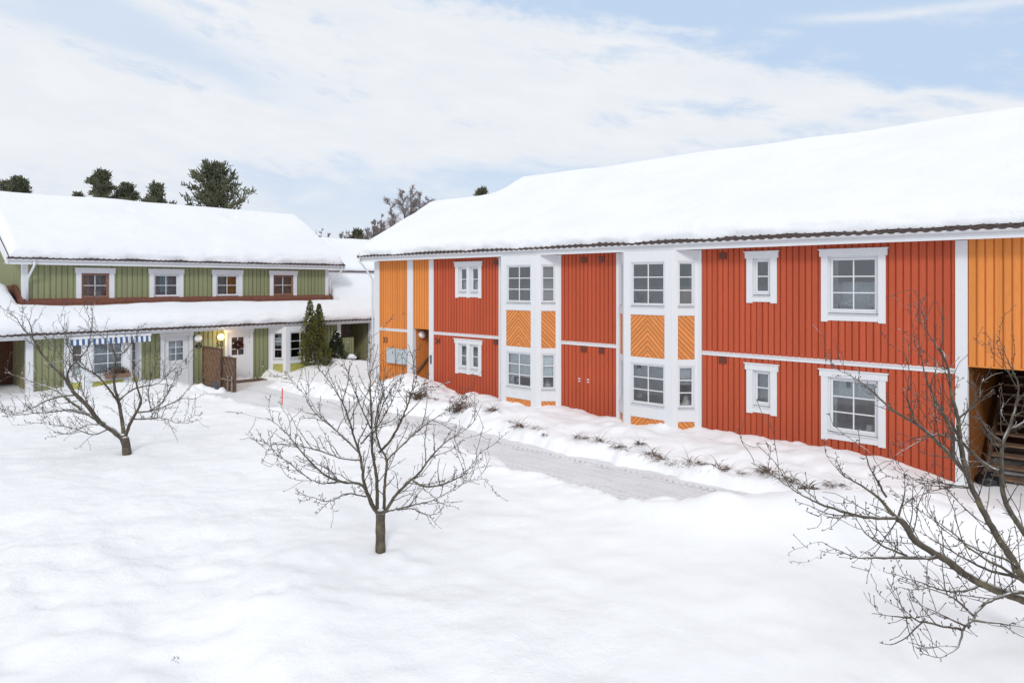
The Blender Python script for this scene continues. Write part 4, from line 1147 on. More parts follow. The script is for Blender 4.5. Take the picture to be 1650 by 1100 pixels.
orchid(at_red(-7.42, -.28, .85), RA, 'potted white flower in the wide lower pane of the nearer bay', 3, .8)
orchid(at_red(-11.9, -.25, .85), RA, 'potted plant in the wide lower pane of the farther bay', 4, .8)
t = thing('pendant_lamp', at_red(-6.75, .35, 4.86), 'small lit bulb hanging inside the upper pane of the nearer bay', 'lamp', rz=RA)
m = MB(); m.tube([(0,0,0), (0,0,-.50)], .006, 5); m.build('cord', M['black'], t); m = MB(); m.sphere((0,0,-.53), .035, 10, 6); m.build('bulb', M['bulb'], t, smooth=True)

# black bag in the right stair opening
t = thing('bag', at_red(.42, .55, .04), 'black rubbish bag lying at the foot of the open stair', 'bag', rz=RA)
m = MB(); n, k = 16, 12
th = np.linspace(0, math.pi, k)[:, None]*np.ones((1, n+1)); ph = np.ones((k, 1))*np.linspace(0, 2*math.pi, n+1)[None, :]
rr = 1+.7*fbm(np.cos(ph)*1.8+3, th*2+np.sin(ph)*1.8, 91, 4)
m.grid(.22*rr*np.sin(th)*np.cos(ph), .30*rr*np.sin(th)*np.sin(ph), .13+.15*rr*np.cos(th)); m.build('sack', plain('black_plastic', (.018,.018,.022), .35, 0, .2, 6, 0), t, smooth=True)
m = MB(); m.tube([(0,0,.22), (.02,.01,.30), (.05,0,.36)], [.06,.022,.05], 8); m.build('knot', M['black'], t)

# ------------------------------------------------------------------ bare fruit trees (limbs as surveyed, metres from the trunk foot)
TREE_MID = ((-1.881, 9.85, 0.38), [(0.066, [(0.0, 0.0, 0.004), (0.0, 0.0, 0.333), (0.0, 0.0, 0.546)], 0), (0.034, [(-0.018, 0.0, 0.51), (-0.074, -0.027, 0.608), (-0.197, -0.119, 0.971), (-0.236, -0.217, 1.381), (-0.299, -0.285, 1.648), (-0.408, -0.403, 2.109), (-0.481, -0.451, 2.279), (-0.621, -0.528, 2.535), (-0.808, -0.61, 2.771)], 0), (0.03, [(-0.027, 0.0, 0.528), (-0.108, -0.079, 0.677), (-0.214, -0.242, 1.015), (-0.462, -0.39, 1.101), (-0.671, -0.531, 1.251), (-0.842, -0.691, 1.501), (-0.957, -0.823, 1.722), (-1.086, -0.971, 1.956), (-1.22, -1.092, 2.108)], 0), (0.018, [(-0.236, -0.217, 1.355), (-0.498, -0.142, 1.362), (-0.802, -0.053, 1.428), (-1.111, 0.035, 1.487), (-1.356, 0.103, 1.507), (-1.673, 0.188, 1.496), (-1.965, 0.268, 1.55)], 0), (0.02, [(-0.262, -0.217, 1.468), (-0.459, -0.086, 1.603), (-0.721, 0.076, 1.763), (-1.035, 0.266, 1.961), (-1.263, 0.444, 2.216), (-1.601, 0.655, 2.486)], 0), (0.016, [(-0.187, -0.079, 0.801), (-0.414, -0.274, 0.904), (-0.545, -0.402, 0.875), (-0.652, -0.506, 0.865), (-0.776, -0.632, 0.963), (-0.947, -0.804, 1.065)], 0), (0.036, [(-0.009, 0.0, 0.51), (-0.046, 0.01, 0.596), (-0.063, 0.051, 1.001), (-0.134, 0.092, 1.393), (-0.152, 0.137, 1.841), (-0.179, 0.179, 2.257), (-0.195, 0.213, 2.605), (-0.177, 0.259, 3.064)], 0), (0.032, [(0.009, 0.0, 0.51), (0.039, 0.029, 0.589), (0.037, 0.138, 0.923), (0.045, 0.239, 1.239), (-0.067, 0.303, 1.414), (-0.15, 0.4, 1.724), (-0.115, 0.505, 2.066), (-0.035, 0.629, 2.47)], 0), (0.026, [(-0.067, 0.303, 1.341), (0.103, 0.223, 1.533), (0.295, 0.1, 1.875), (0.428, -0.016, 2.208), (0.497, -0.127, 2.532), (0.487, -0.236, 2.85)], 0), (0.014, [(0.446, -0.016, 2.234), (0.618, 0.023, 2.317), (0.818, 0.065, 2.337)], 0), (0.022, [(0.045, 0.239, 1.239), (0.174, 0.34, 1.36), (0.466, 0.55, 1.609), (0.739, 0.719, 1.782), (1.002, 0.88, 1.964), (1.179, 0.976, 2.045)], 0), (0.032, [(0.018, 0.0, 0.51), (0.093, -0.023, 0.606), (0.271, -0.083, 0.872), (0.563, -0.159, 1.149), (0.735, -0.215, 1.381), (0.959, -0.279, 1.621), (1.187, -0.333, 1.771), (1.352, -0.377, 1.917)], 0), (0.018, [(0.476, -0.159, 1.07), (0.684, -0.293, 1.005), (0.977, -0.466, 1.106), (1.234, -0.64, 1.281), (1.4, -0.795, 1.503), (1.495, -0.912, 1.686)], 0), (0.02, [(0.044, 0.0, 0.546), (0.136, 0.036, 0.569), (0.431, 0.148, 0.604), (0.734, 0.26, 0.65), (1.042, 0.385, 0.796), (1.24, 0.459, 0.857), (1.506, 0.551, 0.878)], 0), (0.014, [(0.234, 0.036, 0.578), (0.466, -0.092, 0.638), (0.675, -0.218, 0.601), (0.851, -0.32, 0.643), (0.917, -0.376, 0.73)], 0), (0.018, [(-0.221, -0.285, 1.597), (-0.062, -0.092, 1.798), (0.035, 0.147, 2.127), (0.197, 0.368, 2.412)], 0), (0.016, [(-0.123, -0.092, 1.772), (-0.371, 0.151, 2.171), (-0.552, 0.34, 2.507), (-0.692, 0.463, 2.724)], 0), (0.014, [(-0.097, -0.092, 1.684), (0.222, -0.402, 2.177), (0.433, -0.664, 2.595)], 0), (0.014, [(-0.505, -0.39, 1.101), (-0.694, -0.63, 1.154), (-0.833, -0.855, 1.324), (-0.966, -1.144, 1.585), (-1.071, -1.337, 1.711)], 0)])
TREE_LEFT = ((-8.532, 15.3, 0.42), [(0.085, [(0.0, 0.0, 0.003), (-0.041, 0.0, 0.21), (-0.096, 0.0, 0.375)], 0), (0.07, [(-0.096, 0.0, 0.334), (-0.354, -0.055, 0.566), (-0.575, -0.099, 0.74), (-0.771, -0.158, 1.065), (-1.042, -0.226, 1.39), (-1.244, -0.291, 1.752), (-1.452, -0.344, 2.001), (-1.655, -0.402, 2.304), (-1.793, -0.454, 2.59), (-1.963, -0.497, 2.793), (-2.101, -0.547, 3.062), (-2.33, -0.596, 3.237)], 0), (0.04, [(-0.533, -0.099, 0.712), (-0.888, 0.032, 0.865), (-1.396, 0.222, 1.109), (-1.88, 0.403, 1.361), (-2.479, 0.595, 1.489), (-3.055, 0.778, 1.636), (-3.374, 0.876, 1.696)], 0), (0.028, [(-0.888, 0.032, 0.865), (-1.148, -0.167, 0.999), (-1.427, -0.381, 1.011), (-1.712, -0.609, 1.014), (-1.967, -0.823, 1.028), (-2.151, -0.996, 1.151)], 0), (0.026, [(-1.015, -0.226, 1.349), (-1.395, -0.059, 1.295), (-1.902, 0.163, 1.161), (-2.413, 0.396, 0.938), (-2.943, 0.621, 0.782), (-3.355, 0.792, 0.678)], 0), (0.02, [(-0.465, -0.099, 0.671), (-0.638, -0.375, 0.728), (-0.732, -0.568, 0.674), (-0.834, -0.781, 0.628), (-0.959, -1.025, 0.719)], 0), (0.026, [(-1.042, -0.226, 1.39), (-1.308, -0.044, 1.787), (-1.213, 0.087, 2.047), (-1.035, 0.271, 2.391), (-1.143, 0.61, 3.235)], 0), (0.018, [(-1.793, -0.454, 2.59), (-1.959, -0.313, 2.916), (-2.279, -0.147, 3.261)], 0), (0.055, [(-0.083, 0.0, 0.348), (-0.166, 0.075, 0.705), (-0.299, 0.162, 1.119), (-0.424, 0.233, 1.457), (-0.496, 0.31, 1.839), (-0.469, 0.361, 2.087), (-0.666, 0.431, 2.405), (-1.046, 0.521, 2.725)], 0), (0.03, [(-0.299, 0.162, 1.119), (-0.45, -0.008, 1.493), (-0.629, -0.168, 1.803), (-0.879, -0.333, 2.027), (-0.995, -0.531, 2.463), (-0.994, -0.674, 2.805), (-1.038, -0.768, 3.008)], 0), (0.018, [(-0.498, 0.361, 1.974), (-0.159, 0.234, 2.325), (0.017, 0.17, 2.498), (0.219, 0.079, 2.769)], 0), (0.05, [(-0.069, 0.0, 0.348), (0.113, -0.079, 0.736), (0.331, -0.152, 1.064), (0.391, -0.189, 1.248), (0.341, -0.247, 1.529), (0.29, -0.326, 1.918), (0.527, -0.391, 2.168)], 0), (0.026, [(0.29, -0.152, 0.955), (0.545, -0.04, 0.976), (0.802, 0.077, 1.065), (1.039, 0.189, 1.184), (1.22, 0.309, 1.418), (1.387, 0.405, 1.587)], 0), (0.022, [(0.14, -0.079, 0.791), (0.574, -0.278, 0.83), (1.018, -0.485, 0.897), (1.474, -0.71, 0.836), (1.959, -0.966, 1.055)], 0), (0.024, [(-0.285, 0.162, 1.161), (-0.135, 0.318, 1.346), (0.068, 0.464, 1.422), (0.343, 0.648, 1.481), (0.589, 0.878, 1.769), (0.845, 1.045, 1.866)], 0), (0.018, [(0.545, -0.04, 0.976), (0.559, -0.197, 1.385), (0.703, -0.343, 1.759), (0.934, -0.504, 2.14)], 0), (0.018, [(0.49, -0.04, 0.976), (0.917, -0.287, 1.197), (1.256, -0.589, 1.62), (1.587, -0.836, 1.917)], 0), (0.018, [(-0.395, -0.055, 0.58), (-0.603, -0.277, 0.491), (-0.843, -0.539, 0.681), (-1.15, -0.875, 0.843), (-1.4, -1.165, 0.94)], 0), (0.018, [(-0.791, 0.032, 0.865), (-1.354, 0.49, 1.39), (-1.695, 0.757, 1.711), (-2.412, 1.228, 2.246), (-2.896, 1.501, 2.524)], 0)])
TREE_RIGHT = ((5.719, 6.9, 0.36), [(0.11, [(0.0, 0.0, -0.002), (-0.062, 0.0, 0.278), (-0.205, 0.0, 0.558)], 0), (0.05, [(-0.205, 0.0, 0.539), (-0.355, -0.017, 0.585), (-0.627, -0.049, 0.698), (-0.943, -0.086, 0.82), (-1.218, -0.12, 0.957), (-1.505, -0.16, 1.162), (-1.795, -0.199, 1.341), (-1.931, -0.225, 1.531), (-1.983, -0.232, 1.563)], 0.03), (0.022, [(-1.949, -0.225, 1.537), (-1.995, -0.232, 1.575), (-2.32, -0.27, 1.594), (-2.574, -0.301, 1.664), (-2.788, -0.328, 1.744), (-2.914, -0.345, 1.808), (-3.132, -0.375, 1.941), (-3.288, -0.398, 2.053), (-3.473, -0.424, 2.16)], 0), (0.022, [(-1.995, -0.232, 1.575), (-2.136, -0.148, 1.747), (-2.269, -0.085, 1.851), (-2.402, -0.03, 1.921), (-2.519, 0.037, 2.071)], 0), (0.014, [(-1.977, -0.232, 1.593), (-1.873, -0.155, 1.811), (-1.841, -0.099, 1.978)], 0), (0.014, [(-2.051, -0.148, 1.754), (-2.245, -0.24, 2.04), (-2.354, -0.301, 2.235), (-2.527, -0.364, 2.391)], 0), (0.024, [(-1.56, -0.16, 1.174), (-1.648, -0.186, 1.173), (-1.918, -0.267, 1.205), (-2.225, -0.361, 1.242), (-2.463, -0.434, 1.271), (-2.67, -0.503, 1.356), (-2.876, -0.576, 1.47)], 0), (0.014, [(-1.918, -0.267, 1.223), (-2.201, -0.348, 1.355), (-2.392, -0.411, 1.496), (-2.519, -0.466, 1.655), (-2.655, -0.507, 1.726)], 0), (0.016, [(-1.072, -0.086, 0.869), (-1.295, -0.146, 0.828), (-1.564, -0.215, 0.877), (-1.851, -0.294, 0.995), (-2.208, -0.393, 1.126)], 0), (0.026, [(-0.355, -0.017, 0.566), (-0.742, -0.203, 0.836), (-1.099, -0.359, 0.864), (-1.363, -0.487, 0.824), (-1.497, -0.576, 0.752), (-1.638, -0.661, 0.698), (-1.74, -0.758, 0.608), (-1.979, -0.883, 0.582), (-2.187, -0.987, 0.676), (-2.238, -1.019, 0.724)], 0), (0.014, [(-1.48, -0.576, 0.792), (-1.71, -0.633, 0.989), (-2.013, -0.695, 1.112), (-2.284, -0.75, 1.197)], 0), (0.014, [(-1.649, -0.661, 0.709), (-1.968, -0.75, 0.81), (-2.195, -0.817, 0.903), (-2.48, -0.938, 1.235)], 0), (0.009, [(-2.195, -0.817, 0.897), (-2.298, -0.805, 0.891), (-2.515, -0.778, 0.911)], 0), (0.011, [(-1.61, -0.661, 0.743), (-1.738, -0.624, 0.792), (-1.936, -0.567, 0.879), (-2.069, -0.531, 0.931)], 0), (0.014, [(-1.503, -0.576, 0.752), (-1.337, -0.647, 0.764), (-1.137, -0.736, 0.775), (-0.974, -0.811, 0.779)], 0), (0.05, [(-0.205, 0.0, 0.539), (-0.288, 0.069, 0.65), (-0.455, 0.182, 0.809), (-0.526, 0.269, 0.992), (-0.62, 0.375, 1.219), (-0.744, 0.542, 1.614), (-0.776, 0.605, 1.778), (-0.873, 0.677, 1.929), (-1.021, 0.769, 2.113), (-1.167, 0.849, 2.262), (-1.307, 0.911, 2.348), (-1.435, 0.972, 2.45), (-1.572, 1.049, 2.615), (-1.772, 1.139, 2.768), (-2.012, 1.231, 2.88)], 0), (0.034, [(-0.763, 0.605, 1.751), (-0.787, 0.673, 2.094), (-0.79, 0.72, 2.343), (-0.827, 0.78, 2.657), (-0.836, 0.832, 2.934), (-0.98, 0.893, 3.222), (-1.134, 0.953, 3.5)], 0), (0.024, [(-0.866, 0.677, 1.908), (-0.952, 0.585, 2.262), (-1.227, 0.465, 2.666), (-1.347, 0.397, 2.9), (-1.488, 0.292, 3.27)], 0), (0.043, [(-0.205, 0.0, 0.558), (-0.145, 0.171, 0.859), (-0.288, 0.407, 1.207), (-0.371, 0.577, 1.496), (-0.297, 0.728, 1.82), (-0.207, 0.835, 2.056), (-0.096, 0.901, 2.195), (0.083, 1.022, 2.463), (0.166, 1.106, 2.664), (0.138, 1.206, 2.891), (0.093, 1.349, 3.223)], 0), (0.03, [(-0.31, 0.728, 1.758), (-0.4, 0.748, 1.787), (-0.539, 0.787, 1.915), (-0.666, 0.825, 2.058), (-0.755, 0.86, 2.211), (-0.905, 0.9, 2.343)], 0), (0.02, [(-0.681, -0.203, 0.896), (-0.864, -0.147, 1.029), (-1.141, -0.07, 1.188), (-1.314, -0.013, 1.352), (-1.488, 0.037, 1.484), (-1.635, 0.074, 1.553)], 0), (0.02, [(-0.651, -0.203, 0.896), (-0.759, -0.111, 0.953), (-0.965, 0.034, 0.979), (-1.18, 0.196, 1.085), (-1.325, 0.304, 1.173), (-1.516, 0.435, 1.276)], 0), (0.018, [(-0.734, -0.111, 1.039), (-0.771, -0.018, 1.081), (-0.938, 0.233, 1.109), (-1.099, 0.489, 1.217), (-1.18, 0.699, 1.396)], 0), (0.012, [(-0.751, 0.542, 1.634), (-1.207, 0.433, 1.726), (-1.568, 0.344, 1.791), (-1.817, 0.282, 1.834)], 0), (0.012, [(-0.791, 0.542, 1.634), (-0.948, 0.486, 1.664), (-1.291, 0.36, 1.656), (-1.663, 0.213, 1.591)], 0), (0.018, [(-0.207, 0.835, 2.056), (-0.344, 0.899, 2.203), (-0.428, 0.983, 2.469), (-0.267, 1.063, 2.742)], 0), (0.02, [(-0.096, 0.901, 2.195), (0.105, 0.935, 2.266), (0.364, 0.997, 2.538)], 0), (0.016, [(-0.79, 0.72, 2.343), (-0.647, 0.658, 2.492), (-0.495, 0.582, 2.687)], 0), (0.016, [(-0.659, 0.825, 2.058), (-0.985, 0.771, 2.161), (-1.216, 0.731, 2.087), (-1.523, 0.673, 1.943)], 0), (0.014, [(-1.167, 0.849, 2.262), (-1.288, 0.821, 2.567), (-1.282, 0.796, 2.849), (-1.359, 0.77, 3.128)], 0)])

def catmull(P, st):
    P = [Vector(p) for p in P]; out = []
    for i in range(len(P)-1):
        p0 = P[max(i-1,0)]; p1 = P[i]; p2 = P[i+1]; p3 = P[min(i+2,len(P)-1)]
        n = max(2, int((p2-p1).length/st))
        for k in range(n):
            t = k/n; out.append(.5*((2*p1)+(p2-p0)*t+(2*p0-5*p1+4*p2-p3)*t*t+(-p0+3*p1-3*p2+p3)*t**3))
    out.append(P[-1]); return out
def twig_path(p, d, L, R_, up, n=4, wob=.22):
    pts = [p.copy()]; d = d.normalized()
    for i in range(n):
        d = (d+Vector((R_.gauss(0,wob), R_.gauss(0,wob), R_.gauss(up,wob)))).normalized()
        p = p+d*(L/n); pts.append(p.copy())
    return pts, d
def spur(tw, p, d, R_, s):
    q = p+d*R_.uniform(.018,.045)*s; e = q+(d+Vector((R_.gauss(0,.5), R_.gauss(0,.5), .6))).normalized()*.022*s
    tw.tube([p, q, e], [.0045*s, .0055*s, .0072*s], 3)
    if R_.random() < .4:
        e2 = q+(d+Vector((R_.gauss(0,.9), R_.gauss(0,.9), .3))).normalized()*.03*s; tw.tube([q, e2], [.0045*s, .0065*s], 3)
def fruit_tree(data, label, seed, s=1.0, dens0=1.0, up=.10, fine=1.0, thin=1.0):
    (X, Y, Z), limbs = data; R_ = random.Random(seed)
    t = thing('fruit_tree', (X, Y, Z), label, 'tree', 'bare fruit trees on the lawn')
    rmin = .0055*s
    for li, (r0, pts, rend) in enumerate(limbs):
        if li == 0:
            P = [Vector(p) for p in pts]; P[0].z -= .25
            m = MB(); C = catmull(P, .06); n = len(C)
            m.tube(C, [r0*(1.12-.10*i/n)*(1+.05*math.sin(i*1.7)) for i in range(n)], 14)
            m.sphere(tuple(C[-1]), r0*.98, 12, 8)
            m.build('trunk', M['bark'], t, smooth=True); continue
        dens = dens0*(fine if r0 < .027 else 1)
        C = catmull(pts, .05); n = len(C)
        for i in range(1, n): C[i] = C[i]+Vector((R_.gauss(0,.004), R_.gauss(0,.006), R_.gauss(0,.004)))*s
        L = sum((C[i+1]-C[i]).length for i in range(n-1))
        r0 = r0*thin; rad = [max(rmin*.9, rend+(r0-rend)*(1-i/(n-1))**.9) for i in range(n)]
        lm = MB(); lm.tube(C, rad, 8 if r0 > .02 else 5)
        tw = MB(); acc = 0; nxt = .12*L
        for i in range(1, n):
            seg = (C[i]-C[i-1]).length; acc += seg
            tan = (C[i]-C[i-1]).normalized()
            if R_.random() < .5*dens and rad[i] < .02*s:
                w = tan.orthogonal().normalized(); w.rotate(Quaternion(tan, R_.uniform(0, 6.28))); spur(tw, C[i]+w*rad[i]*.7, (w+tan*.4).normalized(), R_, s)
            if acc > nxt:
                nxt = acc+R_.uniform(.05, .14)/dens
                f = i/(n-1)
                w = tan.orthogonal().normalized(); w.rotate(Quaternion(tan, R_.uniform(0, 6.28)))
                w.z += .35
                d = (tan*R_.uniform(.5, 1.1)+w.normalized()*R_.uniform(.6, 1.0)).normalized()
                TL = R_.uniform(.10, .55)*(.55+.6*(1-abs(f-.45)))*min(1.25, .55+L*.35)
                tp, td = twig_path(C[i], d, TL, R_, up, 5, .16)
                r1 = min(rad[i]*.75, .0085*s*(0.8+TL*.6))
                C2 = catmull(tp, .05); k2 = len(C2)
                tw.tube(C2, [max(rmin*.75, r1*(1-j/k2*.6)) for j in range(k2)], 4)
                for j in range(1, k2):
                    tan2 = (C2[j]-C2[j-1]).normalized()
                    if R_.random() < .42:
                        w2 = tan2.orthogonal().normalized(); w2.rotate(Quaternion(tan2, R_.uniform(0, 6.28))); spur(tw, C2[j], (w2+tan2*.6).normalized(), R_, s)
                    if R_.random() < .13*dens and TL > .25:
                        w2 = tan2.orthogonal().normalized(); w2.rotate(Quaternion(tan2, R_.uniform(0, 6.28)))
                        tp3, _ = twig_path(C2[j], tan2*.8+w2, R_.uniform(.08, .28)*min(1.2, TL*2), R_, up, 3, .2)
                        tw.tube(tp3, [rmin*.85, rmin*.8, rmin*.75, rmin*.7], 3)
                        spur(tw, tp3[-1], (tp3[-1]-tp3[-2]).normalized(), R_, s)
        l = lm.build('limb', M['bark'], t, smooth=True)
        if tw.f: tw.build('twigs', M['twig'], l)
    return t
fruit_tree(TREE_MID, 'bare apple tree with a short straight trunk, alone in the middle of the lawn', 11, .74, 1.25, thin=.80)
fruit_tree(TREE_LEFT, 'bare low spreading apple tree in front of the green house', 12, .80, 1.15, thin=.85)
fruit_tree(TREE_RIGHT, 'bare apple tree with lichen and snow on its limbs, in front of the open stair', 13, .68, 1.35, .10, .6, .9)

# ------------------------------------------------------------------ dry grass along the path
def tuft_mesh(seed, n, h, spread_):
    R_ = random.Random(seed); m = MB()
    for k in range(n):
        a = R_.uniform(0, 6.28); r = abs(R_.gauss(0, spread_*.45)); p = Vector((r*math.cos(a)*1.25, r*math.sin(a), -.03))
        d = Vector((R_.gauss(0,.38), R_.gauss(-.55,.40), R_.uniform(.25,1))).normalized(); L = h*R_.uniform(.5, 1.1); w = .0060
        side = d.cross(Vector((R_.gauss(0,1), R_.gauss(0,1), .2))).normalized()*w; prev = p
        for j in range(4):
            d = (d+Vector((d.x*.25+R_.gauss(0,.08), d.y*.25-.10, -.28*j*.5))).normalized(); q = prev+d*L/4
            s0 = side*(1-j/4.6); s1 = side*(1-(j+1)/4.6); m.quad(tuple(prev-s0), tuple(prev+s0), tuple(q+s1), tuple(q-s1)); prev = q
    return m
TUFTS = [(-9.83,-2.36,1.25),(-9.3,-2.4,.8),(-8.77,-2.6,.6),(-7.86,-2.45,.8),(-7.23,-2.4,1.1),(-6.55,-2.45,.9),(-6.2,-2.2,.8),(-5.63,-2.55,1.1),(-5.3,-2.6,1.0),(-5.0,-2.68,.9),(-4.6,-2.66,1.2),(-4.1,-2.6,1.1),(-3.75,-2.63,.9),(-3.45,-2.6,.6),(-2.95,-2.4,1.35),(-2.45,-2.6,1.0),(-2.1,-2.65,1.1),(-1.7,-2.6,.8),(-1.45,-2.5,.7),(-11.5,-2.0,1.1),(-11.15,-2.1,.7),(-7.55,-2.5,.6),(-4.35,-2.72,.8),(-9.05,-2.55,.5),(-10.35,-2.3,.5)]
base = []
for i in range(4):
    o = tuft_mesh(200+i, 62, .36, .15).build('grass_tuft', M['grass']); base.append(o)
RT = random.Random(3)
for i, (rx, ry, s) in enumerate(TUFTS):
    o = base[i] if i < 4 else base[i % 4].copy()
    if i >= 4: COL.objects.link(o)
    X, Y = red2w(rx, ry+RT.uniform(.0, .22)); o.location = (X, Y, gz(X, Y)-.02); o.rotation_euler = (0, 0, RA+RT.uniform(-.6, .6)); s *= RT.uniform(1.0, 1.3); o.scale = (s*1.1, s, s)
    tag(o, 'tuft of dry brown grass sticking out of the snowy bank beside the path', 'grass', 'dry grass tufts along the path')
X, Y = -3.52, 7.2
o = tuft_mesh(240, 14, .09, .06).build('withered_leaf', plain('dead_leaf', (.06,.045,.035), .8, 0, .3, 9, 0)); o.location = (X, Y, gz(X, Y)+.01)
tag(o, 'withered dark leaf poking out of the snow, lower left of the lawn', 'leaf')
# twiggy low shrubs at the corner of the bank
def low_shrub(rx, ry, label, seed, s):
    X, Y = red2w(rx, ry); t = thing('low_shrub', (X, Y, gz(X, Y)-.03), label, 'shrub', 'low dry shrubs at the end of the bank'); R_ = random.Random(seed)
    m = MB(); lf = MB()
    for k in range(26):
        a = R_.uniform(0, 6.28); d = Vector((math.cos(a)*.9, math.sin(a)*.9, R_.uniform(.5, 1.2)))
        tp, _ = twig_path(Vector((R_.gauss(0,.12), R_.gauss(0,.12), 0)), d, R_.uniform(.25,.6)*s, R_, .05, 4, .25); m.tube(tp, [.010,.008,.007,.006,.005], 3)
        for j in range(5):
            c = tp[R_.randrange(1, 5)]; foliage(lf, tuple(c-Vector((0,0,.03))), 3, (.05,.05,.03), .035, R_)
    m.build('stems', M['twig'], t); lf.build('leaves', M['grass'], t)
low_shrub(-14.8, -1.85, 'low shrub with withered leaves in the snow below the orange stair opening', 61, 1.1)
low_shrub(-12.7, -2.0, 'low shrub with withered leaves in the snow nearest the path', 62, 1.0)

# ------------------------------------------------------------------ evergreens by the green house
def conifer_column(name, loc, cols, n, leaf, mat, label, cat, seed, snow=0, trunk=None):
    """cols: (x, y, z0, z1, r) spindle-shaped crowns"""
    t = thing(name, loc, label, cat); R_ = random.Random(seed)
    m = MB(); core = MB()
    tot = sum(c[4]*(c[3]-c[2]) for c in cols)
    for (cx, cy, z0, z1, r) in cols:
        core.tube([(cx,cy,z0), (cx,cy,z0+.15*(z1-z0)), (cx,cy,z0+.5*(z1-z0)), (cx,cy,z1-.15)], [r*.35, r*.6, r*.5, .02], 8)
        for k in range(int(n*r*(z1-z0)/tot)):
            f = R_.random()**1.15; env = r*min(1, (f+.06)/.16)**.6*(1-f)**.62*1.12
            a = R_.uniform(0, 6.28); lump = 1+.22*math.sin(a*3+f*9+cx*5)+.16*math.sin(a*5-f*17)
            rr = env*lump*R_.uniform(.62, 1.08)
            p = Vector((cx+rr*math.cos(a), cy+rr*math.sin(a), z0+f*(z1-z0)))
            out = Vector((math.cos(a), math.sin(a), R_.uniform(.7, 2.2))).normalized()
            u = (out+Vector((R_.gauss(0,.35), R_.gauss(0,.35), R_.gauss(0,.3)))).normalized()*leaf*R_.uniform(.6, 1.3)
            v = u.cross(Vector((R_.gauss(0,1), R_.gauss(0,1), R_.gauss(0,1)))).normalized()*leaf*.30
            m.quad(tuple(p-v*.6), tuple(p+u*.5-v), tuple(p+u), tuple(p+u*.5+v))
    core.build('trunk', plain('evergreen_inner_'+name, (.018,.016,.008), .95, 0, .3, 6, 0), t)  # near-black core filling the crown, stands in for its shaded inside
    m.build('crown', M[mat], t)
    if snow:
        s_ = MB(); 
        for (cx, cy, z0, z1, r) in cols[:1]:
            for k in range(snow):
                f = R_.uniform(.55, .97); a = R_.uniform(0, 6.28); rr = r*(1-f)**.5*R_.uniform(.5, 1.0); c = (cx+rr*math.cos(a), cy+rr*math.sin(a), z0+f*(z1-z0)+.03)
                s_.sphere(c, R_.uniform(.02,.05), 6, 4, (1.2,1.2,.6))
        s_.build('snow_clump', M['rsnow'], t, smooth=True)
    return t
X, Y = grn2w(2.75, -1.55); zb = gz(X, Y)
conifer_column('thuja', (X, Y, 0), [(-.22,.02,zb-.1,3.40,.40), (.20,.0,zb-.1,3.25,.38), (.0,-.05,zb,2.5,.54), (.52,-.2,zb-.1,1.6,.34)], 9000, .085, 'thuja', 'tall twin-topped olive-green thuja beside the bay window of the green house', 'shrub', 71, 26)
X, Y = grn2w(4.0, -1.35); zb = gz(X, Y)
conifer_column('dark_evergreen', (X, Y, 0), [(0,0,zb-.1,2.0,.42), (-.38,.05,zb-.1,.95,.2)], 5200, .06, 'yew', 'small dark green conifer with snow in its top, right of the taller thuja', 'shrub', 72, 34)
X, Y = grn2w(4.55, -1.75)
m = MB(); 
for (dx, dz, r) in ((0,0,.17), (.13,-.04,.12), (-.12,-.05,.1)): m.sphere((dx, 0, dz), r, 12, 8, (1.1,1,.65))
o = m.build('snow_lump', M['rsnow'], smooth=True); o.location = (X, Y, gz(X, Y)+.16); tag(o, 'lump of snow on a twig stub right of the small dark conifer', 'snow lump')

# ------------------------------------------------------------------ trees beyond the roofs
def pine(X, Y, top, width, label, seed, crown_h=None, group='pines beyond the roofs', conic=.55, n=2600):
    t = thing('pine_tree', (X, Y, 0), label, 'tree', group); R_ = random.Random(seed)
    ch = crown_h or width*1.05; z0 = top-ch; tr = MB()
    tp = [Vector((R_.gauss(0,.08)*i, R_.gauss(0,.08)*i, top*.97*i/8)) for i in range(9)]
    tr.tube(tp, [.24*(1-i/8)+.03 for i in range(9)], 8)
    cr = MB(); nb = 54 if conic < .6 else 24
    for b in range(nb):
        f = (b+.5)/nb; z = z0+ch*f*.97
        env = width/2*(1-f)**conic*((.5+.65*R_.random()) if conic < .6 else (.25+.95*R_.random()))
        a = b*2.4+R_.uniform(-.5, .5); p = Vector((tp[-1].x*z/top, tp[-1].y*z/top, z-.10*env))
        d = Vector((math.cos(a), math.sin(a), .35+.9*f)); pts, _ = twig_path(p, d, max(.4, env), R_, .10, 5, .12)
        tr.tube(pts, [.05*(1-i/6)+.012 for i in range(6)], 4)
        for j in range(1, 6):
            for c in range(2 if j < 5 else 4):
                cc = pts[j]+Vector((R_.gauss(0,.34), R_.gauss(0,.34), R_.gauss(.06,.15)))*(.4+.12*width/2)
                k_ = max(4, min(9, int(n/(nb*10))))
                for q in range(k_):
                    pp = cc+Vector((R_.gauss(0,.17), R_.gauss(0,.17), R_.gauss(0,.08)))*(.5+.06*width)
                    u = (Vector((R_.gauss(0,.5), R_.gauss(0,.5), R_.gauss(.7,.4)))+Vector((d.x, d.y, 0))*.6).normalized()*R_.uniform(.25,.62); v = u.orthogonal().normalized()*.060
                    cr.quad(tuple(pp-v), tuple(pp+u-v*.5), tuple(pp+u+v*.5), tuple(pp+v))
    tr.build('trunk', M['pinebark'], t); cr.build('crown', M['needle'], t)
    return t
def beyond(px_over_f, Y, up): return px_over_f*Y, Y, CAM_H+up*Y
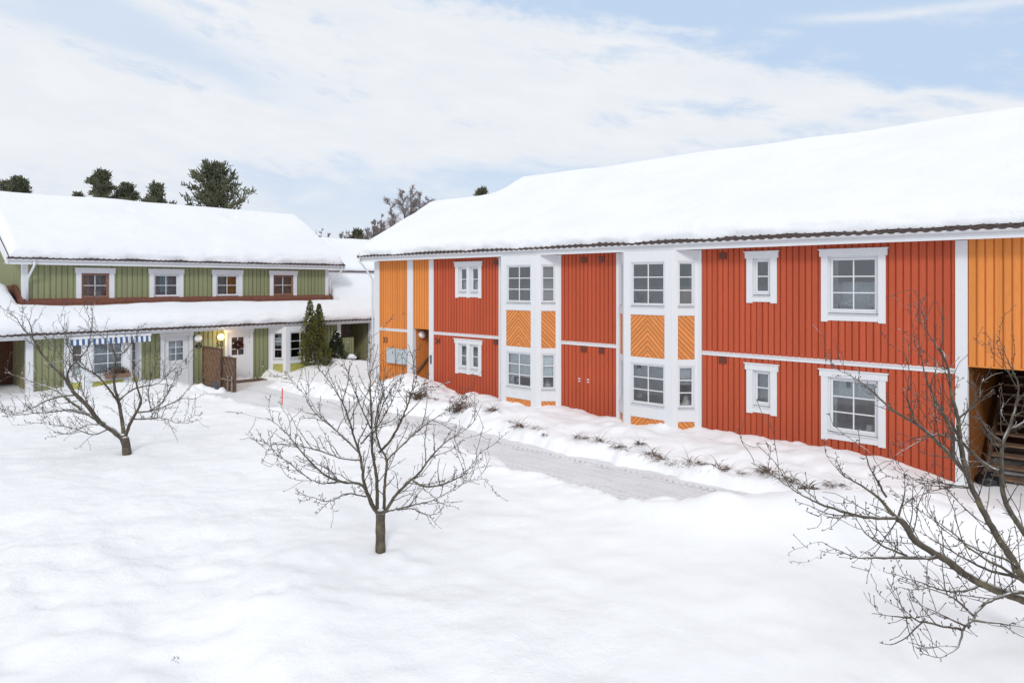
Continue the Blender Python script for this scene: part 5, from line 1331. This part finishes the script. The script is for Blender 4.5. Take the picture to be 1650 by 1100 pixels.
for (k, up, Y, w, ch, label, seed, n) in (
    (-.415, .164, 70, 7.6, 5.0, 'big round-topped pine standing alone behind the green house roof', 301, 3400),
    (-.604, .158, 80, 5.6, 3.8, 'tall bushy pine, leftmost of the three close together behind the green roof', 302, 2400),
    (-.554, .141, 82, 4.6, 3.2, 'pine in the middle of the three close together behind the green roof', 303, 1900),
    (-.512, .140, 82, 4.4, 3.2, 'pine with two tops, rightmost of the three close together behind the green roof', 304, 1900),
    (-.733, .150, 80, 5.8, 3.4, 'pine behind the far left end of the green roof', 305, 2200),
    (-.697, .145, 82, 1.8, 2.2, 'narrow pine top beside the leftmost pine behind the green roof', 306, 1400),
    (-.045, .131, 80, 2.2, 1.8, 'pine top peeping over the ridge step of the red house roof', 307, 1600),
    (-.219, .072, 86, 2.6, 2.0, 'small dark bushy pine between the two roofs', 308, 1600),
    (-.642, .126, 84, 1.6, 2.4, 'tiny pine tip just above the green roof left of the three pines', 309, 900)):
    X, Yy, top = beyond(k, Y, up); pine(X, Yy, top, w, label, seed, ch, n=n, conic=.5 if seed == 301 else .8)

def bare_tree(X, Y, top, width, label, seed, stems=1, droop=-.03, z0f=.35, nb=26, r0=.16, group='bare trees beyond the roofs'):
    t = thing('birch_tree', (X, Y, 0), label, 'tree', group); R_ = random.Random(seed); tr = MB(); tw = MB()
    for s in range(stems):
        ox = 0 if stems == 1 else (s/(stems-1)-.5)*width*.8+R_.gauss(0,.15); ht = top*(1-.75*(ox/width)**2*(width/top)*2)
        ht = top if stems == 1 else ht; fork = top*.35
        tp = [Vector((ox*(max(0, i-2)/6)**.8+R_.gauss(0,.05), R_.gauss(0,.25)*i/8*(0 if stems == 1 else 2), ht*i/8)) for i in range(9)]
        tr.tube(tp, [r0*(1-i/8)**.8+.012 for i in range(9)], 6)
        C = catmull(tp, .3)
        for b in range(nb):
            f = z0f+(1-z0f)*b/nb; p = C[int(f*(len(C)-1))]; a = R_.uniform(0, 6.28)
            L = width*.55*(1.05-f)**.6*R_.uniform(.5, 1.1)/(1 if stems == 1 else 1.15)
            d = Vector((math.cos(a), math.sin(a), 1.1)); pts, _ = twig_path(p, d, L, R_, .02, 6, .14)
            tr.tube(pts, [.045*(1-i/7)+.018 for i in range(7)], 4)
            for j in range(1, 7):
                for q in range(4):
                    d2 = (pts[j]-pts[j-1]).normalized()+Vector((R_.gauss(0,.7), R_.gauss(0,.7), R_.gauss(0,.4))); p2, _ = twig_path(pts[j], d2, L*R_.uniform(.3,.75), R_, droop*2, 4, .2); tw.tube(p2, [.017,.014,.012,.011,.009], 3)
                    for w in range(4):
                        i2 = R_.randrange(1, 5); p3, _ = twig_path(p2[i2], (p2[i2]-p2[i2-1]).normalized()+Vector((R_.gauss(0,.7), R_.gauss(0,.7), R_.gauss(0,.5))), L*R_.uniform(.2,.5), R_, droop*2, 2, .2); tw.tube(p3, [.012,.011,.010], 3)
    tr.build('trunk', M['birchbark'], t); tw.build('crown', M['birchtwig'], t)
for (k, up, Y, w, label, seed, st, nb, zf_) in (
    (-.148, .139, 75, 5.0, 'large bare birch behind the left end of the red house roof', 401, 5, 24, .45),
    (-.185, .103, 78, 2.6, 'thin bare leaning birch left of the large one', 402, 3, 16, .4),
    (-.196, .092, 80, 3.4, 'clump of bare thin stems between the roofs beside the large birch', 403, 9, 11, .5),
    (-.278, .083, 84, 2.0, 'small bare tree beside the sloping end of the green roof', 404, 3, 12, .5),
    (-.240, .080, 85, 2.8, 'low clump of bare stems behind the far snowy roof', 405, 7, 10, .5)):
    X, Yy, top = beyond(k, Y, up); bare_tree(X, Yy, top, w, label, seed, st, nb=nb, z0f=zf_)

# ------------------------------------------------------------------ sky, sun, camera
SUN_EL, SUN_AZ = math.radians(31), math.radians(180)     # azimuth measured clockwise from +Y
w = bpy.data.worlds.new('World'); sc.world = w; w.use_nodes = True
nt = w.node_tree; nn = nt.nodes; ln = nt.links
bg = nn['Background']; bg.inputs['Strength'].default_value = .1
def wn(t, **kw):
    x = nn.new(t)
    for k, v in kw.items(): setattr(x, k, v)
    return x
def wm(op, a, b=None, c=None):
    x = wn('ShaderNodeMath', operation=op)
    for i, v in enumerate((a, b, c)):
        if v is None: continue
        if hasattr(v, 'links'): ln.new(v, x.inputs[i])
        else: x.inputs[i].default_value = v
    return x.outputs[0]
def wstep(a, b, x):
    r = wn('ShaderNodeMapRange', interpolation_type='SMOOTHSTEP'); r.inputs['From Min'].default_value = a; r.inputs['From Max'].default_value = b
    ln.new(x, r.inputs[0]); return r.outputs[0]
sky = wn('ShaderNodeTexSky', sky_type='NISHITA', sun_disc=False)
sky.sun_elevation = SUN_EL; sky.sun_rotation = SUN_AZ
tc = wn('ShaderNodeTexCoord'); sp = wn('ShaderNodeSeparateXYZ'); ln.new(tc.outputs['Generated'], sp.inputs[0])
az = wm('ARCTAN2', sp.outputs[0], sp.outputs[1]); el = wm('ARCSINE', sp.outputs[2])
elt = wm('ADD', el, wm('MULTIPLY', az, .16))
cb = wn('ShaderNodeCombineXYZ'); ln.new(wm('MULTIPLY', az, 2.1), cb.inputs[0]); ln.new(wm('MULTIPLY', elt, 6.2), cb.inputs[1])
def wnoise(vec, scale, detail, rough, dist=0, off=0):
    mp = wn('ShaderNodeMapping'); mp.inputs['Location'].default_value = (off, off*1.7, off*.3); ln.new(vec, mp.inputs[0])
    x = wn('ShaderNodeTexNoise'); x.inputs['Scale'].default_value = scale; x.inputs['Detail'].default_value = detail; x.inputs['Roughness'].default_value = rough; x.inputs['Distortion'].default_value = dist
    ln.new(mp.outputs[0], x.inputs['Vector']); return x.outputs['Fac']
n1 = wnoise(cb.outputs[0], 1.6, 8, .58, .35, 3.1); n2 = wnoise(cb.outputs[0], 4.5, 6, .62, .2, 9.2)
nz = wm('ADD', wm('MULTIPLY', wm('SUBTRACT', n1, .5), .95), wm('MULTIPLY', wm('SUBTRACT', n2, .5), .55))
# cloud deck: open blue above a falling edge on the right, a second opening below the deck, a ragged hole on the left
edge1 = wm('SUBTRACT', el, wm('SUBTRACT', .372, wm('MULTIPLY', az, .255)))
open1 = wstep(-.015, .030, wm('ADD', edge1, wm('MULTIPLY', nz, .20)))
edge2 = wm('SUBTRACT', wm('ADD', .180, wm('MULTIPLY', az, .02)), el)
open2 = wm('MULTIPLY', wstep(-.012, .030, wm('ADD', edge2, wm('MULTIPLY', nz, .16))), wstep(-.50, -.30, wm('ADD', az, wm('MULTIPLY', nz, .4))))
ex = wm('DIVIDE', wm('ADD', az, .50), .30); ey = wm('DIVIDE', wm('SUBTRACT', elt, .225), .045)
hole_ = wm('SUBTRACT', 1, wm('SQRT', wm('ADD', wm('MULTIPLY', ex, ex), wm('MULTIPLY', ey, ey))))
open3 = wstep(-.15, .75, wm('ADD', hole_, wm('MULTIPLY', nz, 2.0)))
gaps = wstep(.02, .22, wm('SUBTRACT', wm('MULTIPLY', nz, -1), .04))
blue = wm('MAXIMUM', wm('MAXIMUM', open1, wm('MULTIPLY', open2, .8)), wm('MAXIMUM', wm('MULTIPLY', gaps, .8), wm('MULTIPLY', open3, .6)))
wisp = wstep(.52, .75, wnoise(cb.outputs[0], 3.2, 7, .6, .5, 21))
blue = wm('MULTIPLY', blue, wm('SUBTRACT', 1, wm('MULTIPLY', wisp, .5)))
# thin vapour trail high on the right
trail = wm('SUBTRACT', el, wm('SUBTRACT', .341, wm('MULTIPLY', wm('SUBTRACT', az, .381), .091)))
trail = wm('DIVIDE', wm('ADD', trail, wm('MULTIPLY', wm('SUBTRACT', n2, .5), .014)), .0062)
trail = wm('MULTIPLY', wm('EXPONENT', wm('MULTIPLY', wm('MULTIPLY', trail, trail), -1)), wstep(.35, .46, az))
blue = wm('MULTIPLY', blue, wm('SUBTRACT', 1, wm('MULTIPLY', trail, .62)))
def wmix(f, a, b):
    x = wn('ShaderNodeMix', data_type='RGBA')
    for s_, v in ((x.inputs[0], f), (x.inputs[6], a), (x.inputs[7], b)):
        if hasattr(v, 'links'): ln.new(v, s_)
        else: s_.default_value = v if not isinstance(v, tuple) else (*v, 1)
    return x.outputs[2]
bluecol = wmix(.92, sky.outputs[0], (5.6, 7.05, 9.1))
cloud = wmix(wstep(.3, .7, n2), (8.15, 8.55, 9.15), (8.75, 9.0, 9.35))
col = wmix(blue, cloud, bluecol)
upper = wstep(.43, .75, el)
haze = wm('SUBTRACT', 1, wstep(.02, .19, el))
col = wmix(wm('MULTIPLY', haze, .85), col, (8.15, 8.5, 9.15))
# the deck is unbroken and brighter towards the zenith
col = wmix(upper, col, (9.4, 9.45, 9.6))
ln.new(col, bg.inputs[0])

sl = bpy.data.lights.new('sun', 'SUN'); sl.energy = 1.35; sl.angle = math.radians(11); sl.color = (1, .965, .92)
so = bpy.data.objects.new('sun', sl); COL.objects.link(so)
d = Vector((math.sin(SUN_AZ)*math.cos(SUN_EL), math.cos(SUN_AZ)*math.cos(SUN_EL), math.sin(SUN_EL)))
so.rotation_euler = d.to_track_quat('Z', 'Y').to_euler(); so.location = (0, -10, 30)

cam = bpy.data.cameras.new('camera'); co = bpy.data.objects.new('camera', cam); COL.objects.link(co)
co.location = (0, 0, CAM_H); co.rotation_euler = (math.radians(90), 0, 0)
cam.sensor_width = 36; cam.lens = 36*1110/1650; cam.shift_y = -93/1650; cam.clip_end = 3000; cam.clip_start = .1
sc.camera = co
sc.render.engine = 'CYCLES'
sc.view_settings.view_transform = 'Standard'; sc.view_settings.look = 'None'; sc.view_settings.exposure = 0; sc.view_settings.gamma = 1
sc.cycles.max_bounces = 8; sc.cycles.transparent_max_bounces = 12; sc.cycles.use_denoising = True
